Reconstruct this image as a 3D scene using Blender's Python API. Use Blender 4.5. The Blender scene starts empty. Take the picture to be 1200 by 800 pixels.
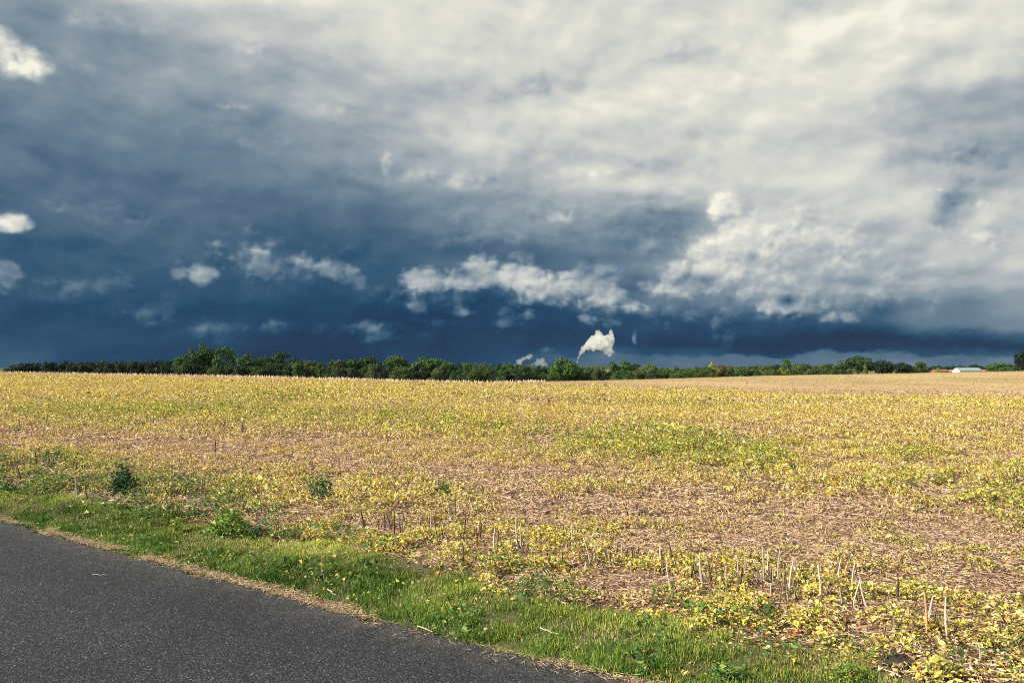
import bpy, math, random
import numpy as np
from mathutils import Vector

random.seed(7)
rng = np.random.default_rng(11)
sc = bpy.context.scene
col = sc.collection

# ------------------------------------------------------------------ camera
F = 933.0            # focal length in pixels of the 1200 wide photograph
HZ = 430.0           # horizon line in the photograph
CAM_H = 1.7
PITCH = math.atan((HZ - 400.0) / F)
cam_data = bpy.data.cameras.new("camera")
cam = bpy.data.objects.new("camera", cam_data)
col.objects.link(cam)
cam.location = (0, 0, CAM_H)
cam.rotation_euler = (math.pi / 2 + PITCH, 0, 0)
cam_data.sensor_width = 36.0
cam_data.lens = F * 36.0 / 1200.0
cam_data.clip_end = 20000.0
cam_data.clip_start = 0.05
sc.camera = cam

# ------------------------------------------------------------------ render settings
sc.render.engine = 'CYCLES'
sc.view_settings.view_transform = 'Standard'
sc.view_settings.look = 'None'
EXPO = 0.80
sc.view_settings.exposure = EXPO
sc.view_settings.gamma = 1.0
sc.view_settings.use_curve_mapping = False
sc.cycles.use_denoising = False
sc.cycles.max_bounces = 8
sc.cycles.diffuse_bounces = 3
sc.cycles.transmission_bounces = 4
sc.cycles.transparent_max_bounces = 8
sc.cycles.volume_bounces = 8
sc.cycles.filter_width = 0.9
sc.cycles.sample_clamp_indirect = 4.0


def px_dir(X, Y):
    """world direction of a pixel of the 1200x800 photograph"""
    v = np.array([(X - 600.0) / F, 1.0, (400.0 - Y) / F])
    c, s = math.cos(PITCH), math.sin(PITCH)
    w = np.array([v[0], v[1] * c - v[2] * s, v[1] * s + v[2] * c])
    return w / np.linalg.norm(w)


def px_azel(X, Y):
    d = px_dir(X, Y)
    return math.degrees(math.atan2(d[0], d[1])), math.degrees(math.asin(d[2]))


# ------------------------------------------------------------------ sun
SUN_AZ = math.radians(-112.0)    # from +Y towards +X : left and a little behind the camera
SUN_EL = math.radians(31.0)
sun_dir = Vector((math.sin(SUN_AZ) * math.cos(SUN_EL), math.cos(SUN_AZ) * math.cos(SUN_EL), math.sin(SUN_EL)))
sd = bpy.data.lights.new("sun", 'SUN')
sd.energy = 5.0
sd.angle = math.radians(0.5)
sd.color = (1.0, 0.90, 0.74)
so = bpy.data.objects.new("sun", sd)
col.objects.link(so)
so.rotation_euler = sun_dir.to_track_quat('Z', 'Y').to_euler()
so.location = (-30, -10, 40)

# ------------------------------------------------------------------ world
world = bpy.data.worlds.new("World")
sc.world = world
world.use_nodes = True
nt = world.node_tree
nt.nodes.clear()


class G:
    def __init__(self, tree):
        self.t = tree

    def n(self, typ, **kw):
        nd = self.t.nodes.new(typ)
        for k, v in kw.items():
            setattr(nd, k, v)
        return nd

    def put(self, sock, v):
        if hasattr(v, 'is_output') or isinstance(v, bpy.types.NodeSocket):
            self.t.links.new(v, sock)
        else:
            sock.default_value = v

    def m(self, op, a, b=None, c=None, clamp=False):
        nd = self.n('ShaderNodeMath', operation=op, use_clamp=clamp)
        self.put(nd.inputs[0], a)
        if b is not None:
            self.put(nd.inputs[1], b)
        if c is not None:
            self.put(nd.inputs[2], c)
        return nd.outputs[0]

    def v(self, op, a, b=None, c=None):
        nd = self.n('ShaderNodeVectorMath', operation=op)
        self.put(nd.inputs[0], a)
        if b is not None:
            self.put(nd.inputs[3 if op == 'SCALE' else 1], b)
        if c is not None:
            self.put(nd.inputs[2], c)
        return nd.outputs['Value'] if op in ('LENGTH', 'DOT_PRODUCT') else nd.outputs[0]

    def sstep(self, x, lo, hi, a=0.0, b=1.0):
        nd = self.n('ShaderNodeMapRange', interpolation_type='SMOOTHSTEP')
        for i, q in enumerate((x, lo, hi, a, b)):
            self.put(nd.inputs[i], q)
        return nd.outputs[0]

    def mixf(self, f, a, b):
        nd = self.n('ShaderNodeMix', data_type='FLOAT')
        self.put(nd.inputs[0], f)
        self.put(nd.inputs[2], a)
        self.put(nd.inputs[3], b)
        return nd.outputs[0]

    def mixc(self, f, a, b, blend='MIX'):
        nd = self.n('ShaderNodeMix', data_type='RGBA', blend_type=blend)
        self.put(nd.inputs[0], f)
        self.put(nd.inputs[6], a)
        self.put(nd.inputs[7], b)
        return nd.outputs[2]

    def noise(self, vec, scale, detail=4.0, rough=0.5, dist=0.0, out=0):
        nd = self.n('ShaderNodeTexNoise')
        self.put(nd.inputs['Vector'], vec)
        nd.inputs['Scale'].default_value = scale
        nd.inputs['Detail'].default_value = detail
        nd.inputs['Roughness'].default_value = rough
        nd.inputs['Distortion'].default_value = dist
        return nd.outputs[out]

    def ramp(self, f, stops, interp='LINEAR'):
        nd = self.n('ShaderNodeValToRGB')
        cr = nd.color_ramp
        cr.interpolation = interp
        while len(cr.elements) < len(stops):
            cr.elements.new(0.5)
        for e, (p, c) in zip(cr.elements, stops):
            e.position = p
            e.color = (*c, 1.0) if len(c) == 3 else c
        self.put(nd.inputs[0], f)
        return nd.outputs[0]

    def xyz(self, x, y, z):
        nd = self.n('ShaderNodeCombineXYZ')
        for i, q in enumerate((x, y, z)):
            self.put(nd.inputs[i], q)
        return nd.outputs[0]


def lin(r, g, b):
    def f(c):
        c /= 255.0
        return c / 12.92 if c <= 0.04045 else ((c + 0.055) / 1.055) ** 2.4
    return (f(r), f(g), f(b))


g = G(nt)
tc = g.n('ShaderNodeTexCoord').outputs['Generated']
dirv = g.v('NORMALIZE', tc)
sep = g.n('ShaderNodeSeparateXYZ')
nt.links.new(dirv, sep.inputs[0])
dx, dy, dz = sep.outputs
az = g.m('MULTIPLY', g.m('ARCTAN2', dx, dy), 57.29578)
el = g.m('MULTIPLY', g.m('ARCSINE', dz), 57.29578)
# domain warp so that nothing keeps a smooth outline
stretch = g.v('MULTIPLY', dirv, (1.0, 1.0, 2.2))
w1 = g.v('SUBTRACT', g.noise(stretch, 4.5, 5.0, 0.55, out=1), (0.5, 0.5, 0.5))
lowk = g.sstep(el, 0.5, 8.0, 0.22, 1.0)
w1 = g.v('SCALE', g.v('MULTIPLY', w1, (11.0, 5.5, 0.0)), lowk)
w2 = g.v('SUBTRACT', g.noise(stretch, 19.0, 6.0, 0.6, out=1), (0.5, 0.5, 0.5))
w2 = g.v('MULTIPLY', w2, (2.2, 1.6, 0.0))
p0 = g.xyz(az, el, 0.0)
pw = g.v('ADD', g.v('ADD', p0, w1), w2)
sepw = g.n('ShaderNodeSeparateXYZ')
nt.links.new(pw, sepw.inputs[0])
azw, elw = sepw.outputs[0], sepw.outputs[1]

COLS = list(range(0, 1201, 100))
GRID = [
    (428, [80, 62, 52, 46, 50, 55, 66, 100, 104, 102, 106, 112, 114]),
    (419, [72, 60, 52, 46, 47, 52, 62, 94, 98, 98, 100, 106, 110]),
    (413, [68, 62, 52, 46, 45, 48, 54, 68, 68, 50, 46, 62, 76]),
    (403, [66, 66, 56, 48, 45, 45, 48, 50, 46, 40, 38, 42, 50]),
    (380, [66, 72, 66, 56, 52, 50, 52, 54, 62, 66, 72, 108, 128]),
    (340, [74, 78, 76, 76, 70, 66, 72, 84, 118, 146, 160, 166, 168]),
    (300, [86, 88, 88, 86, 80, 86, 96, 106, 122, 172, 186, 186, 182]),
    (260, [98, 106, 108, 96, 102, 124, 142, 146, 140, 186, 200, 190, 192]),
    (210, [112, 114, 116, 124, 134, 150, 168, 176, 186, 198, 200, 170, 160]),
    (160, [118, 122, 126, 134, 148, 166, 186, 196, 200, 210, 202, 170, 154]),
    (110, [130, 138, 144, 158, 172, 182, 182, 204, 212, 216, 212, 200, 192]),
    (60, [148, 162, 172, 188, 200, 204, 202, 204, 198, 214, 220, 212, 206]),
    (10, [206, 238, 242, 236, 224, 208, 206, 202, 196, 200, 198, 214, 218]),
]
A0, A1 = -40.0, 40.0
azn = g.m('DIVIDE', g.m('SUBTRACT', azw, A0), A1 - A0)
Lv = None
prev = None
for Y, vals in GRID:
    stops = []
    for X, v in zip(COLS, vals):
        a, _ = px_azel(X, Y)
        stops.append(((a - A0) / (A1 - A0), (v / 255.0,) * 3))
    r = g.ramp(azn, stops, 'EASE')
    e = px_azel(600, Y)[1]
    if Lv is None:
        Lv = r
    else:
        Lv = g.mixf(g.sstep(elw, prev, e), Lv, r)
    prev = e

# layered streaks and billows
n_st = g.noise(g.v('MULTIPLY', dirv, (1.0, 1.0, 3.0)), 5.0, 6.0, 0.48, 0.3)
n_bil = g.noise(g.v('MULTIPLY', dirv, (1.0, 1.0, 1.7)), 13.0, 8.0, 0.52, 0.1)
n_fine = g.noise(g.v('MULTIPLY', dirv, (1.0, 1.0, 1.4)), 42.0, 6.0, 0.6)
off = (-0.010, 0.0, 0.012)
n_bil2 = g.noise(g.v('MULTIPLY', g.v('ADD', dirv, off), (1.0, 1.0, 1.7)), 13.0, 8.0, 0.52, 0.1)
relief = g.m('SUBTRACT', n_bil, n_bil2)


def billow(vec, scale, det):
    nd = g.n('ShaderNodeTexVoronoi', feature='F1')
    g.put(nd.inputs['Vector'], vec)
    nd.inputs['Scale'].default_value = scale
    nd.inputs['Detail'].default_value = det
    nd.inputs['Roughness'].default_value = 0.55
    nd.inputs['Lacunarity'].default_value = 2.1
    return g.m('SUBTRACT', 0.90, nd.outputs['Distance'])


wd = g.v('SCALE', g.v('SUBTRACT', g.noise(dirv, 30.0, 3.0, 0.55, out=1), (0.5, 0.5, 0.5)), 0.030)
bvec = g.v('ADD', g.v('MULTIPLY', dirv, (1.0, 1.0, 1.25)), wd)
b1 = billow(bvec, 20.0, 2.0)
b2 = billow(g.v('ADD', bvec, (-0.0045, 0.0, 0.0065)), 20.0, 2.0)
brel = g.m('SUBTRACT', b1, b2)
wd2 = g.v('SCALE', g.v('SUBTRACT', g.noise(dirv, 9.0, 3.0, 0.55, out=1), (0.5, 0.5, 0.5)), 0.09)
cvec = g.v('ADD', g.v('MULTIPLY', dirv, (1.0, 1.0, 1.9)), wd2)
c1 = billow(cvec, 7.0, 2.5)
c2 = billow(g.v('ADD', cvec, (-0.014, 0.0, 0.026)), 7.0, 2.5)
crel = g.m('SUBTRACT', c1, c2)
off2 = (-0.0035, 0.0, 0.0045)
n_fine2 = g.noise(g.v('MULTIPLY', g.v('ADD', dirv, off2), (1.0, 1.0, 1.4)), 42.0, 6.0, 0.6)
relief2 = g.m('SUBTRACT', n_fine, n_fine2)
det = g.m('MULTIPLY', g.m('SUBTRACT', n_st, 0.5), 0.22)
det = g.m('ADD', det, g.m('MULTIPLY', g.m('SUBTRACT', n_bil, 0.5), 0.10))
det = g.m('ADD', det, g.m('MULTIPLY', relief, 0.18))
cw = g.m('MULTIPLY', g.sstep(azw, -14.0, 8.0, 0.35, 1.0), g.sstep(el, 2.0, 7.0))
det = g.m('ADD', det, g.m('MULTIPLY', g.m('MULTIPLY', crel, cw), 0.15))
amp = g.sstep(Lv, 0.12, 0.55, 0.38, 1.0)
Lv = g.m('MULTIPLY_ADD', det, amp, Lv)

# separate cumulus puffs: X, Y, rx, ry (photo pixels), brightness, softness, noise
CUM = [
    (560, 212, 130, 13, 172, 1.2, .7), (720, 204, 90, 12, 188, 1.2, .7), (640, 256, 120, 14, 160, 1.2, .7), (330, 168, 90, 14, 142, 1.3, .7), (420, 128, 70, 14, 166, 1.3, .7),
    (760, 232, 70, 10, 160, 1.2, .7), (560, 282, 110, 12, 122, 1.2, .7), (300, 60, 70, 16, 178, 1.3, .7), (120, 28, 70, 14, 176, 1.3, .7), (820, 60, 60, 24, 186, 1.3, .8), (960, 8, 60, 12, 182, 1.2, .7),
    (1020, 130, 30, 18, 196, 1.2, .7), (90, 240, 110, 9, 122, 1., .7), (60, 285, 90, 14, 84, 1.2, .7), (470, 345, 60, 8, 74, 1.2, .8), (180, 370, 60, 14, 80, 1.2, .8), (1050, 345, 120, 14, 168, 1.2, .8),
    (1135, 180, 75, 22, 138, .9, .8), (1112, 240, 34, 32, 146, .6, .8), (620, 108, 48, 20, 168, .9, .7),
    (760, 190, 60, 10, 165, 1., .7), (170, 255, 95, 12, 118, 1.1, .6),
    (235, 385, 45, 12, 74, .9, .8), (60, 345, 40, 10, 88, .9, .8),
    (5, 60, 38, 24, 236, .6, .5), (36, 76, 24, 16, 230, .7, .5), (100, 80, 22, 9, 158, .8, .9),
    (4, 258, 32, 13, 214, .6, .6), (20, 263, 22, 9, 205, .7, .6), (8, 328, 24, 16, 128, .6, .8), (5, 312, 18, 12, 126, .6, .8),
    (275, 123, 30, 6, 150, .8, .8), (452, 187, 7, 24, 165, .8, .8), (90, 336, 18, 6, 98, .8, .8), (120, 338, 14, 9, 104, .7, .8),
    (300, 312, 110, 22, 96, 1.2, 1.0), (560, 350, 130, 26, 100, 1.2, 1.0), (700, 352, 110, 22, 112, 1.1, 1.0), (830, 358, 110, 18, 128, 1.0, 1.0), (120, 330, 80, 14, 88, 1.2, 1.0), (430, 388, 60, 10, 72, 1.2, 1.0), (293, 292, 36, 16, 150, .75, 1.0), (255, 285, 20, 7, 130, .6, .9), (305, 310, 42, 14, 118, .9, .8),
    (238, 323, 18, 12, 148, .7, 1.0), (210, 320, 12, 13, 122, .6, .7),
    (352, 300, 24, 14, 140, .6, .9), (385, 312, 26, 13, 140, .6, .9), (345, 318, 40, 12, 112, .9, .8),
    (420, 330, 20, 13, 122, .7, .8),
    (322, 380, 15, 10, 102, .8, 1.0), (425, 381, 20, 9, 92, .6, .7), (450, 394, 20, 7, 90, .7, .7),
    (500, 325, 30, 13, 162, .45, .8), (535, 330, 32, 12, 158, .5, .8), (565, 315, 20, 18, 176, .4, .6), (585, 325, 24, 16, 160, .7, .6), (540, 328, 50, 12, 160, .5, .6),
    (610, 325, 30, 24, 182, .4, .5), (640, 342, 50, 20, 184, .4, .5), (690, 340, 36, 20, 180, .45, .6),
    (720, 350, 24, 14, 165, .5, .8), (740, 358, 16, 12, 165, .5, .8), (700, 318, 26, 14, 140, .8, .8), (760, 330, 22, 14, 150, .7, .8),
    (543, 366, 16, 9, 142, .7, 1.0), (491, 361, 13, 9, 118, .6, .7), (520, 376, 40, 6, 90, .9, .8), (590, 380, 18, 5, 100, .8, .8),
    (685, 373, 12, 6, 128, .7, 1.1), (745, 396, 3.5, 9, 130, .7, .9), (640, 410, 8, 5, 84, .8, .8),
    (772, 278, 66, 34, 128, 1.0, .35), (900, 372, 90, 10, 96, 1., .8), (790, 330, 28, 18, 158, .5, .9), (812, 318, 22, 14, 160, .5, .9), (930, 300, 110, 54, 172, 1., .4), (1040, 320, 120, 45, 176, 1.1, .4), (852, 250, 22, 26, 218, .35, .3), (868, 275, 34, 30, 214, .4, .3), (852, 300, 50, 42, 210, .4, .3),
    (890, 300, 46, 40, 198, .7, .45), (930, 270, 60, 40, 200, 1., .5), (985, 285, 60, 34, 190, 1.1, .5), (800, 335, 60, 16, 164, .6, .7), (830, 335, 50, 16, 172, .6, .6), (890, 340, 46, 14, 166, .6, .8),
    (900, 356, 22, 10, 160, .5, .8), (948, 360, 18, 11, 164, .5, .8), (975, 372, 20, 8, 146, .6, .8), (852, 392, 14, 12, 76, .9, .8),
    (884, 300, 8, 14, 160, .9, .9), (855, 350, 10, 12, 96, .9, .8), (925, 352, 12, 7, 92, .9, .9),
    (1149, 242, 11, 8, 214, .4, .6), (1098, 221, 10, 3, 206, .7, .7), (1165, 272, 36, 18, 194, .7, .8),
]
nz = g.m('ADD', g.m('MULTIPLY', g.m('SUBTRACT', n_bil, 0.5), 1.3), g.m('ADD', g.m('MULTIPLY', g.m('SUBTRACT', n_fine, 0.5), 1.0), g.m('MULTIPLY', b1, 0.95)))
ps = g.v('ADD', g.v('ADD', p0, g.v('SCALE', w1, 0.12)), g.v('SCALE', w2, 0.35))
shade = g.m('ADD', g.m('MULTIPLY', g.m('ADD', brel, g.m('MULTIPLY', crel, 0.5)), 0.26), g.m('ADD', g.m('MULTIPLY', relief2, 0.12), g.m('MULTIPLY', relief, 0.5)))
for X, Y, rx, ry, L, soft, kn in CUM:
    a, e = px_azel(X, Y)
    ca = math.cos(math.radians(a))
    ra = math.degrees(rx / F) * ca * ca * 1.5
    re = math.degrees(ry / F) * ca * 1.45
    q = g.v('MULTIPLY', g.v('SUBTRACT', ps, (a, e, 0.0)), (1 / ra, 1 / re, 0.0))
    fld = g.m('SUBTRACT', g.m('MULTIPLY_ADD', nz, kn, 0.82), g.v('LENGTH', q))
    al = g.sstep(fld, -0.05, soft * 1.15)
    Lv = g.mixf(al, Lv, g.m('ADD', shade, L / 255.0 - 0.03))

colr = g.ramp(g.m('MULTIPLY_ADD', Lv, 1.07, -0.022, clamp=True), [
    (0.09, lin(3, 24, 54)), (0.17, lin(7, 43, 78)), (0.24, lin(21, 64, 98)), (0.32, lin(52, 87, 114)), (0.40, lin(82, 107, 130)),
    (0.50, lin(111, 132, 148)), (0.60, lin(143, 157, 166)), (0.72, lin(184, 189, 190)), (0.80, lin(208, 210, 203)),
    (0.88, lin(226, 225, 212)), (0.95, lin(247, 243, 228))], 'LINEAR')
sky = g.n('ShaderNodeTexSky', sky_type='NISHITA', sun_disc=False)
sky.sun_elevation = SUN_EL
sky.sun_rotation = SUN_AZ
sky.altitude = 100
sky.air_density = 1.0
sky.dust_density = 0.8
ST = 0.10
cloud = g.v('SCALE', colr, 1.0 / ST / 2 ** EXPO)
# behind the camera the cover opens to clear sky with a few bright clouds
front = g.sstep(dy, -0.25, 0.30)
back_cl = g.sstep(n_st, 0.44, 0.62, 0.1, 0.95)
back = g.mixc(back_cl, sky.outputs[0], (0.30 / ST, 0.29 / ST, 0.29 / ST, 1.0))
cover = g.mixc(front, back, cloud)
below = g.sstep(dz, -0.04, -0.004)
cover = g.mixc(below, (0.12 / ST, 0.10 / ST, 0.06 / ST, 1.0), cover)
cover = g.mixc(0.985, sky.outputs[0], cover)
bg = g.n('ShaderNodeBackground')
g.put(bg.inputs[0], cover)
bg.inputs[1].default_value = ST
wo = g.n('ShaderNodeOutputWorld')
nt.links.new(bg.outputs[0], wo.inputs[0])
world.cycles.sampling_method = 'MANUAL'
world.cycles.sample_map_resolution = 512


# ------------------------------------------------------------------ materials
def new_mat(name):
    m = bpy.data.materials.new(name)
    m.use_nodes = True
    m.node_tree.nodes.clear()
    return m, G(m.node_tree)


def finish(gm, col_sock, rough=0.8, spec=0.3, bump=None, bump_s=0.5, bump_d=0.01, transl=0.0):
    p = gm.n('ShaderNodeBsdfPrincipled')
    gm.put(p.inputs['Base Color'], col_sock)
    gm.put(p.inputs['Roughness'], rough)
    p.inputs['Specular IOR Level'].default_value = spec
    if bump is not None:
        b = gm.n('ShaderNodeBump')
        b.inputs['Strength'].default_value = bump_s
        b.inputs['Distance'].default_value = bump_d
        gm.put(b.inputs['Height'], bump)
        gm.t.links.new(b.outputs[0], p.inputs['Normal'])
    o = gm.n('ShaderNodeOutputMaterial')
    if transl > 0:
        t = gm.n('ShaderNodeBsdfTranslucent')
        gm.put(t.inputs[0], col_sock)
        mx = gm.n('ShaderNodeMixShader')
        mx.inputs[0].default_value = transl
        gm.t.links.new(p.outputs[0], mx.inputs[1])
        gm.t.links.new(t.outputs[0], mx.inputs[2])
        gm.t.links.new(mx.outputs[0], o.inputs[0])
    else:
        gm.t.links.new(p.outputs[0], o.inputs[0])
    return p


def attr_mat(name, rough=0.75, spec=0.25, transl=0.0, var=0.0, scale=40.0):
    m, gm = new_mat(name)
    a = gm.n('ShaderNodeAttribute', attribute_name='Col').outputs['Color']
    if var > 0:
        geo = gm.n('ShaderNodeNewGeometry').outputs['Position']
        nn = gm.noise(geo, scale, 3.0, 0.6)
        k = gm.m('MULTIPLY_ADD', nn, var * 2, 1.0 - var)
        a = gm.v('SCALE', a, k)
    finish(gm, a, rough, spec, transl=transl)
    return m


def flat_mat(name, c, rough=0.8, spec=0.25, var=0.25, scale=20.0, stretch=(1, 1, 1), transl=0.0, bump=0.0):
    m, gm = new_mat(name)
    tcn = gm.n('ShaderNodeTexCoord').outputs['Object']
    v = gm.v('MULTIPLY', tcn, stretch)
    nn = gm.noise(v, scale, 4.0, 0.6)
    k = gm.m('MULTIPLY_ADD', nn, var * 2, 1.0 - var)
    cc = gm.v('SCALE', (c[0], c[1], c[2]), k)
    finish(gm, cc, rough, spec, bump=nn if bump else None, bump_s=bump, transl=transl)
    return m


M_LEAF = attr_mat("yellow_leaf", 0.6, 0.25, 0.22, 0.12, 60)
M_GRASS = attr_mat("grass_blade", 0.6, 0.2, 0.28)
M_STRAW = attr_mat("straw", 0.85, 0.1)
M_WEED = attr_mat("weed_leaf", 0.5, 0.35, 0.2)


def make_crown_mat():
    m, gm = new_mat("tree_leaves")
    oi = gm.n('ShaderNodeObjectInfo')
    a = gm.n('ShaderNodeAttribute', attribute_name='Col').outputs['Color']
    c = gm.v('MULTIPLY', a, oi.outputs['Color'])
    c = gm.v('SCALE', c, gm.m('MULTIPLY_ADD', oi.outputs['Random'], 0.5, 0.75))
    finish(gm, c, 0.6, 0.25, transl=0.15)
    return m


M_CROWN = make_crown_mat()
M_BARK = flat_mat("bark", (0.10, 0.075, 0.055), 0.9, 0.1, 0.4, 8.0, (1, 1, .2))

# ------------------------------------------------------------------ terrain
XK = [-400, 0, 300, 570, 700, 900, 1200, 1600]
DC = [230, 230, 190, 150, 180, 220, 260, 260]
XC = [-400, 0, 75, 150, 300, 400, 500, 570, 600, 700, 750, 800, 900, 1000, 1050, 1100, 1200, 1600]
YC = [434, 436, 437, 438.5, 441.3, 444, 447, 448.3, 447.8, 446, 444.8, 443.3, 440.2, 438.5, 437.6, 436.6, 434.8, 433]
X80 = [-400, 0, 600, 900, 1200, 1600]
Y80 = [450, 450.5, 456, 459.5, 463, 464]


def hashn(ix, iy, seed):
    h = (ix.astype(np.int64) * 374761393 + iy.astype(np.int64) * 668265263 + seed * 974634777) & 0x7fffffff
    h = ((h ^ (h >> 13)) * 1274126177) & 0x7fffffff
    h = (h ^ (h >> 16)) & 0xffffff
    return h / float(0xffffff)


def vnoise(x, y, seed=0):
    x = np.asarray(x, float)
    y = np.asarray(y, float)
    ix, iy = np.floor(x), np.floor(y)
    fx, fy = x - ix, y - iy
    fx = fx * fx * (3 - 2 * fx)
    fy = fy * fy * (3 - 2 * fy)
    ix, iy = ix.astype(np.int64), iy.astype(np.int64)
    a = hashn(ix, iy, seed); b = hashn(ix + 1, iy, seed)
    c = hashn(ix, iy + 1, seed); d = hashn(ix + 1, iy + 1, seed)
    return (a + (b - a) * fx) * (1 - fy) + (c + (d - c) * fx) * fy


def fbm(x, y, seed=0, octv=4):
    s = 0; a = 0.5; t = 0
    for o in range(octv):
        s = s + a * vnoise(x * 2 ** o + o * 17.3, y * 2 ** o - o * 9.1, seed + o)
        t += a
        a *= 0.55
    return s / t


def sst(x, a, b):
    t = np.clip((x - a) / (b - a), 0, 1)
    return t * t * (3 - 2 * t)


def to_Xr(x, y):
    a = np.clip(np.arctan2(x, y), -0.72, 0.72)
    X = 600 + F * np.tan(a)
    r = np.hypot(x, y) * np.cos(a)
    return X, r


def base_T(x, y):
    x = np.asarray(x, float); y = np.asarray(y, float)
    X, r = to_Xr(x, y)
    dc = np.interp(X, XK, DC)
    zc = CAM_H - (np.interp(X, XC, YC) - HZ) / F * dc
    z80 = CAM_H - (np.interp(X, X80, Y80) - HZ) / F * 80.0
    z = z80 * sst(r, 10, 80)
    z = z + (zc - z80) * np.where(r > 80, np.clip((r - 80) / (dc - 80), 0, 1) ** 1.15, 0)
    z = z + (-2.6) * sst(r, dc, dc + 70) + (-4.5 - (zc - 2.6)) * sst(r, dc + 70, 520)
    return z


# road edge (photo pixels) -> ground
EDGE = [(0, 608), (100, 636), (200, 661), (300, 688), (400, 716), (500, 742), (600, 763), (700, 786), (745, 799)]


def g0(X, Y):
    """point of the flat near ground seen at a pixel"""
    r = CAM_H * F / (Y - HZ)
    return np.array([(X - 600) / F * r, r])


E = np.array([g0(*p) for p in EDGE])
U = (E[-1] - E[0]) / np.linalg.norm(E[-1] - E[0])
N = np.array([-U[1], U[0]])
if N[1] < 0:
    N = -N
O = E[0].copy()
ES = (E - O) @ U
ED = (E - O) @ N
GT = [(0, 573), (60, 578), (100, 583), (200, 600), (290, 624), (330, 630), (400, 636), (440, 652), (500, 660), (560, 676), (600, 690), (680, 708), (760, 714), (850, 738), (900, 752), (960, 757), (1000, 768), (1060, 790)]
GP = np.array([g0(*p) for p in GT])
GS = (GP - O) @ U
GD = (GP - O) @ N


def sd_of(x, y):
    s = (x - O[0]) * U[0] + (y - O[1]) * U[1]
    d = (x - O[0]) * N[0] + (y - O[1]) * N[1]
    return s, d


def road_d(x, y):
    s, d = sd_of(x, y)
    return s, d - np.interp(s, ES, ED)


def grass_w(s):
    return np.interp(s, GS, GD) - np.interp(s, ES, ED)


ROAD_W = 6.2


def T(x, y):
    z = base_T(x, y)
    s, d = road_d(np.asarray(x, float), np.asarray(y, float))
    r = np.hypot(x, y)
    near = 1 - sst(r, 30, 90)
    off = sst(d, 0.05, 0.8) + sst(-d - ROAD_W, 0.0, 0.6)
    off = np.clip(off, 0, 1)
    bump = (fbm(x * 1.3, y * 1.3, 3, 3) - 0.5) * 0.10 + (fbm(x * 6, y * 6, 9, 3) - 0.5) * 0.055
    z = z + off * bump * near
    z = z + off * 0.02 - (1 - off) * 0.035
    big = (fbm(x * 0.06, y * 0.06, 31, 2) - 0.5) * 0.22 * sst(r, 18, 60) * (1 - sst(r, 120, 200))
    return z + big


def scr(x, y, z=None):
    """photo pixel of a ground point"""
    if z is None:
        z = T(x, y)
    yy = np.maximum(y, 0.5)
    return 600 + F * x / yy, HZ + (CAM_H - z) * F / yy


def gpt(X, Y):
    """ground point seen at a photo pixel (march along the ray)"""
    rs = np.exp(np.linspace(math.log(2.0), math.log(240), 1500))
    xs = (X - 600) / F * rs
    zs = CAM_H - (Y - HZ) / F * rs
    t = T(xs, rs)
    k = np.argmax(zs < t)
    if not (zs < t).any():
        k = len(rs) - 1
    return float(xs[k]), float(rs[k]), float(t[k])


def gauss(X, Y, lst):
    s = np.zeros_like(X)
    for (cx, cy, rx, ry, w) in lst:
        s = np.maximum(s, w * np.exp(-((X - cx) / rx) ** 2 - ((Y - cy) / ry) ** 2))
    return s


BROWN = [(100, 520, 260, 12, .85), (330, 545, 260, 16, .75), (40, 500, 120, 5, .5), (60, 515, 150, 14, .5), (220, 532, 160, 16, .8), (340, 519, 80, 10, .8), (470, 548, 170, 14, .6), (640, 560, 130, 16, .8),
         (800, 585, 170, 20, .9), (680, 600, 120, 18, .9), (960, 600, 200, 26, .9), (1120, 610, 130, 26, .9), (900, 630, 160, 22, .8),
         (760, 640, 90, 14, .7), (640, 655, 90, 14, .8), (730, 692, 90, 20, 1.), (620, 685, 60, 14, .8), (1080, 640, 160, 28, .9),
         (1180, 690, 90, 40, .8), (1120, 775, 110, 28, .9), (1010, 745, 70, 16, .8), (640, 519, 40, 7, .8), (680, 508, 30, 5, .7),
         (990, 500, 90, 6, .6), (865, 474, 60, 4, .6), (640, 470, 60, 3, .8), (1150, 540, 110, 12, .5), (1000, 545, 90, 9, .5),
         (860, 510, 60, 6, .5), (110, 560, 90, 10, .6), (130, 590, 60, 6, .8), (215, 598, 60, 6, .9), (350, 608, 90, 9, .9), (1190, 500, 40, 10, .6), (60, 548, 60, 8, .6)]
GREEN = [(40, 555, 110, 14, .9), (150, 592, 90, 12, .5), (260, 585, 60, 10, .6), (300, 602, 50, 8, .6), (60, 535, 70, 8, .5), (190, 565, 60, 8, .4), (120, 485, 220, 12, .6), (250, 480, 160, 14, .6), (60, 482, 90, 8, .6), (380, 488, 160, 12, .55), (500, 498, 120, 14, .5), (680, 520, 90, 20, .6), (790, 528, 100, 18, .95), (870, 540, 70, 14, 1.), (560, 500, 90, 16, .35), (910, 545, 22, 8, 1.),
         (760, 505, 60, 14, .65), (850, 478, 100, 8, .35), (1060, 535, 60, 7, .6), (1070, 565, 60, 10, .5), (1190, 585, 40, 20, .6), (1180, 550, 30, 6, .5),
         (330, 492, 120, 20, .3), (600, 472, 80, 6, .3), (60, 470, 80, 8, .2), (440, 478, 60, 8, .3), (700, 475, 80, 6, .3)]
YTAN = np.interp


def tan_mask(X, Y, x, y):
    b = np.interp(X, [-200, 0, 560, 600, 700, 800, 900, 1000, 1100, 1200, 1500], [438, 438.5, 450.5, 450.5, 452.5, 456, 460.5, 462.5, 464.5, 465, 465])
    n = (fbm(x * .06, y * .06, 51, 3) - .5) * 5
    return 1 - sst(Y, b - 4 + n, b + 6 + n)


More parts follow.
